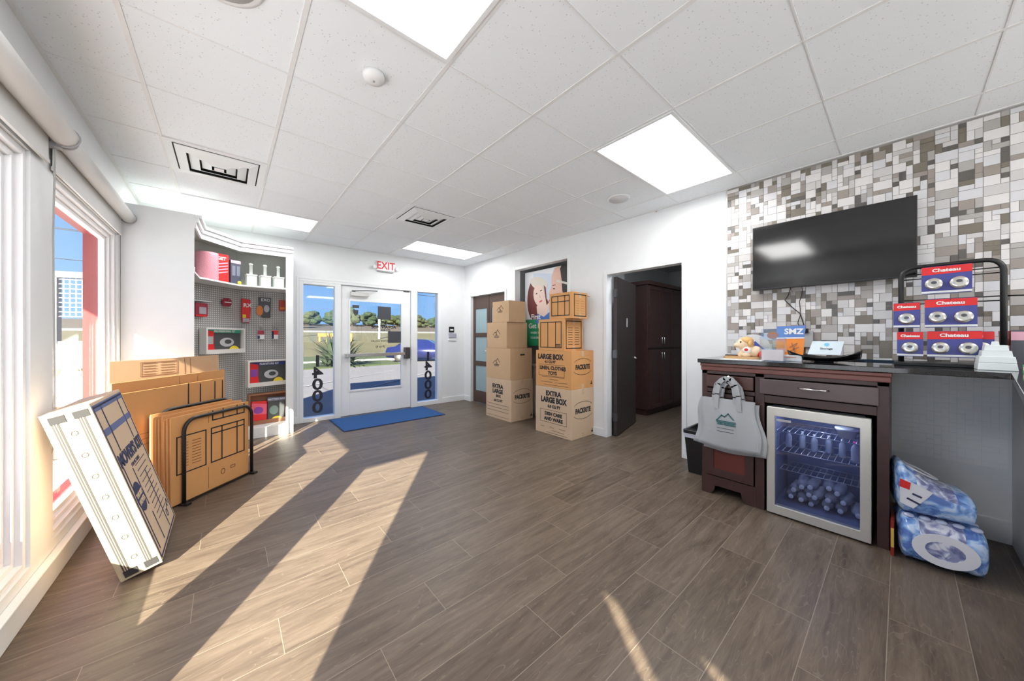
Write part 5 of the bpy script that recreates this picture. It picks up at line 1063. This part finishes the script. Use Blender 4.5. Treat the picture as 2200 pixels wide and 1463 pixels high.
o = b.build('puppy_body', cream, t); rm = o.modifiers.new('r', 'REMESH'); rm.mode = 'VOXEL'; rm.voxel_size = .004; rm.use_smooth_shade = True
b = MB(); b.ell((0, .01, .135), (.044, .048, .034), 16, 10); b.ell((0, -.02, .112), (.046, .02, .035), 14, 8); b.build('puppy_ears', tan_, t); b = MB(); b.ell((-.042, .038, .125), (.005, .006, .009), 10, 6); b.build('eye', blackm, t)
b = MB(); b.ell((-.03, -.0, .06), (.02, .03, .028), 14, 8); b.build('white_patch', whitep, t); b = MB(); b.ell((-.047, .0, .065), (.006, .014, .012), 12, 6); b.build('red_heart', redp, t); b = MB(); b.ell((0, -.08, .035), (.03, .025, .03), 12, 8); b.build('red_tail_tag', redp, t)
t = thing('round_plaque', 'white round plaque with red and blue mark behind the puppy', 'plaque', (3.30, .80, CT)); b = MB(); b.extr(E_(0, .10, .12, .10), (0, 0, 0), NX, UP, -.008); b.build('disc', M('plaque_white', (.70, .73, .76), .3), t)
strips('blue_mark', [((.02, .12), (.07, .07))], .035, t, (-.001, 0, 0), NX, UP, M('blue_mark', (.06, .12, .5), .5)); strips('red_mark', [((.0, .07), (.04, .06))], .02, t, (-.001, 0, 0), NX, UP, redp)
acr = Mglass('clear_acrylic', (.95, .96, .98), .10)
t = thing('brochure_holder', 'clear acrylic brochure holder standing at the counter edge', 'holder', (3.05, .62, CT), -.1)
b = MB(); b.box((0, -.075, 0), (.003, .075, .20)); b.box((.03, -.075, 0), (.033, .075, .24)); b.box((0, -.075, 0), (.033, .075, .003)); b.box((0, -.078, 0), (.033, -.075, .18)); b.box((0, .075, 0), (.033, .078, .18)); b.build('acrylic_body', acr, t)
b = MB(); b.box((.006, -.065, .004), (.026, .065, .085)); b.build('leaflets', M('peach_leaflet', (.85, .76, .73), .5), t); b = MB(); b.extr(E_(.0, .19, .035, .025), (.02, 0, 0), NX, UP, .002); b.build('brown_picture', M('brown_picture', (.45, .18, .08), .5), t)
t = thing('folder_brochure', 'blue and orange brochure standing behind the acrylic holder', 'brochure', (3.31, .56, CT), 0); t.rotation_euler = (0, .10, .05)
b = MB(); b.extr([(-.085, 0), (.075, 0), (.09, .27), (-.085, .265)], (0, 0, 0), NX, UP, -.006); b.build('brochure_cover', M('brochure_orange', (.85, .26, .03), .45), t)
b = MB(); b.extr([(-.084, .175), (.084, .178), (.09, .269), (-.084, .264)], (-.001, 0, 0), NX, UP, .001); b.build('blue_header', M('brochure_blue', (.10, .22, .55), .45), t); b = MB(); b.extr([(-.084, .165), (.084, .168), (.084, .178), (-.084, .175)], (-.0015, 0, 0), NX, UP, .001); b.build('white_rule', whitep, t)
text('printed_text', 'SMZ', .06, t, (-.003, -.02, .22), NX, UP, whitep, bold=.002); strips('printed_figure', [((.0, .10), (.04, .13)), ((.04, .13), (.02, .08)), ((.0, .07), (.05, .10)), ((.01, .13), (.03, .06))], .008, t, (-.001, 0, 0), NX, UP, M('brown_picture'))
b = MB(); b.box((-.02, -.08, 0), (.03, .08, .045)); t = thing('card_box', 'small pale box of cards beside the acrylic holder', 'box', (3.16, .545, CT)); b.build('box_body', M('pale_paper'), t, bevel=.003); b = MB(); b.box((-.021, -.05, .028), (-.02, .05, .032)); b.build('orange_line', M('orange_print'), t)
t = thing('square_dish', 'black square dish with upturned corners on counter below television', 'dish', (3.25, .36, CT))
b = MB(); n = 14; V = []
for s in (0, 1):
    for j in range(n+1):
        for i in range(n+1):
            u, v = -1+2*i/n, -1+2*j/n; r2 = (u*u+v*v)/2; V.append((.115*u, .185*v, .006+.075*r2**1.6-(.0 if s == 0 else -.006)))
F = []; st = (n+1)**2
for j in range(n):
    for i in range(n): a = j*(n+1)+i; F += [(a, a+n+1, a+n+2, a+1), (st+a, st+a+1, st+a+n+2, st+a+n+1)]
for k in range(n):
    for a, c in ((k, k+1), (n*(n+1)+k+1, n*(n+1)+k), ((k+1)*(n+1), k*(n+1)), (k*(n+1)+n, (k+1)*(n+1)+n)): F.append((a, c, st+c, st+a))
b.add(V, F, True); b.build('dish_body', M('black_lacquer', (.01, .01, .011), .12), t); b = MB(); b.lathe([(.05, 0), (.055, .008)], (0, 0, 0), 20); b.build('foot_ring', blackm, t)
t = thing('business_card_holder', 'pale blue business card holder leaning in the black dish', 'card holder', (3.30, .355, CT+.05)); t.rotation_euler = (0, .55, 0)
b = MB(); b.extr([(-.10, 0), (.075, 0), (.09, .115), (-.08, .115)], (0, 0, 0), NX, UP, -.004); b.build('card_board', M('pale_blue_card', (.60, .70, .76), .4), t); b = MB(); b.extr(E_(0, .085, .014, .014, 12), (-.001, 0, 0), NX, UP, .001); b.build('blue_dot', M('cyan_print', (.15, .5, .8), .5), t); text('printed_text', 'Storage', .022, t, (-.002, .0, .05), NX, UP, ink)
for i in range(5):
    b = MB(); b.extr(rrect(-.045, -.025, .045, .025, .002), (0, 0, 0), (1, 0, 0), (0, 1, 0), .002); t = thing('business_card', 'dark blue card in the loose pile in the black dish', 'card', (3.22, .33+.012*i, CT+.018+.0028*i), .4*i, 'dark cards in the black dish'); b.build('card', M('dark_card', (.05, .07, .13), .3), t)
# right end of the counter
t = thing('cup_stack', 'white stepped stack of plastic trays right of the counter rack', 'stack', (3.20, -.335, CT))
for i, (w, h0, h1) in enumerate(((.075, 0, .04), (.07, .04, .075), (.058, .075, .105), (.046, .105, .135))): b = MB(); taper(b, w, w*.85, w*.93, w*.79, h0, h1, .05); b.build('tray_layer', M('frosted_white', (.74, .79, .80), .3), t, bevel=.003)
t = thing('pink_tumbler', 'small red and pink translucent cup behind the white stack', 'cup', (3.46, -.405, CT)); b = MB(); b.lathe([(.018, 0), (.028, .13), (.027, .13), (.017, .004)], (0, 0, 0), 18); b.build('cup_body', M('pink_cup', (.75, .40, .50), .3), t); b = MB(); b.lathe([(.0285, .13), (.032, .215), (.031, .215), (.0275, .131)], (0, 0, 0), 18); b.build('red_top', M('deep_red_cup', (.40, .07, .06), .3), t)
t = thing('candy_bag', 'dark packet with pink header at the right edge of the counter', 'package', (3.42, -.46, CT)); b = MB(); b.extr(rrect(-.05, 0, .05, .22, .008), (0, 0, 0), NX, UP, -.03); b.build('packet', M('slate_packet', (.10, .10, .12), .4), t); b = MB(); b.box((-.002, -.05, .16), (0, .05, .21)); b.build('pink_header', M('pink_print'), t)
t = thing('green_box', 'green and cream striped box at the far right counter edge', 'box', (3.02, -.43, CT)); b = MB(); b.box((-.04, -.05, 0), (.04, .03, .012)); b.box((-.04, -.05, .03), (.04, .03, .04)); b.build('green_stripe', M('green_print', (.03, .35, .12), .5), t); b = MB(); b.box((-.039, -.049, .012), (.039, .029, .03)); b.build('cream_stripe', M('cream_print', (.7, .7, .4), .5), t)
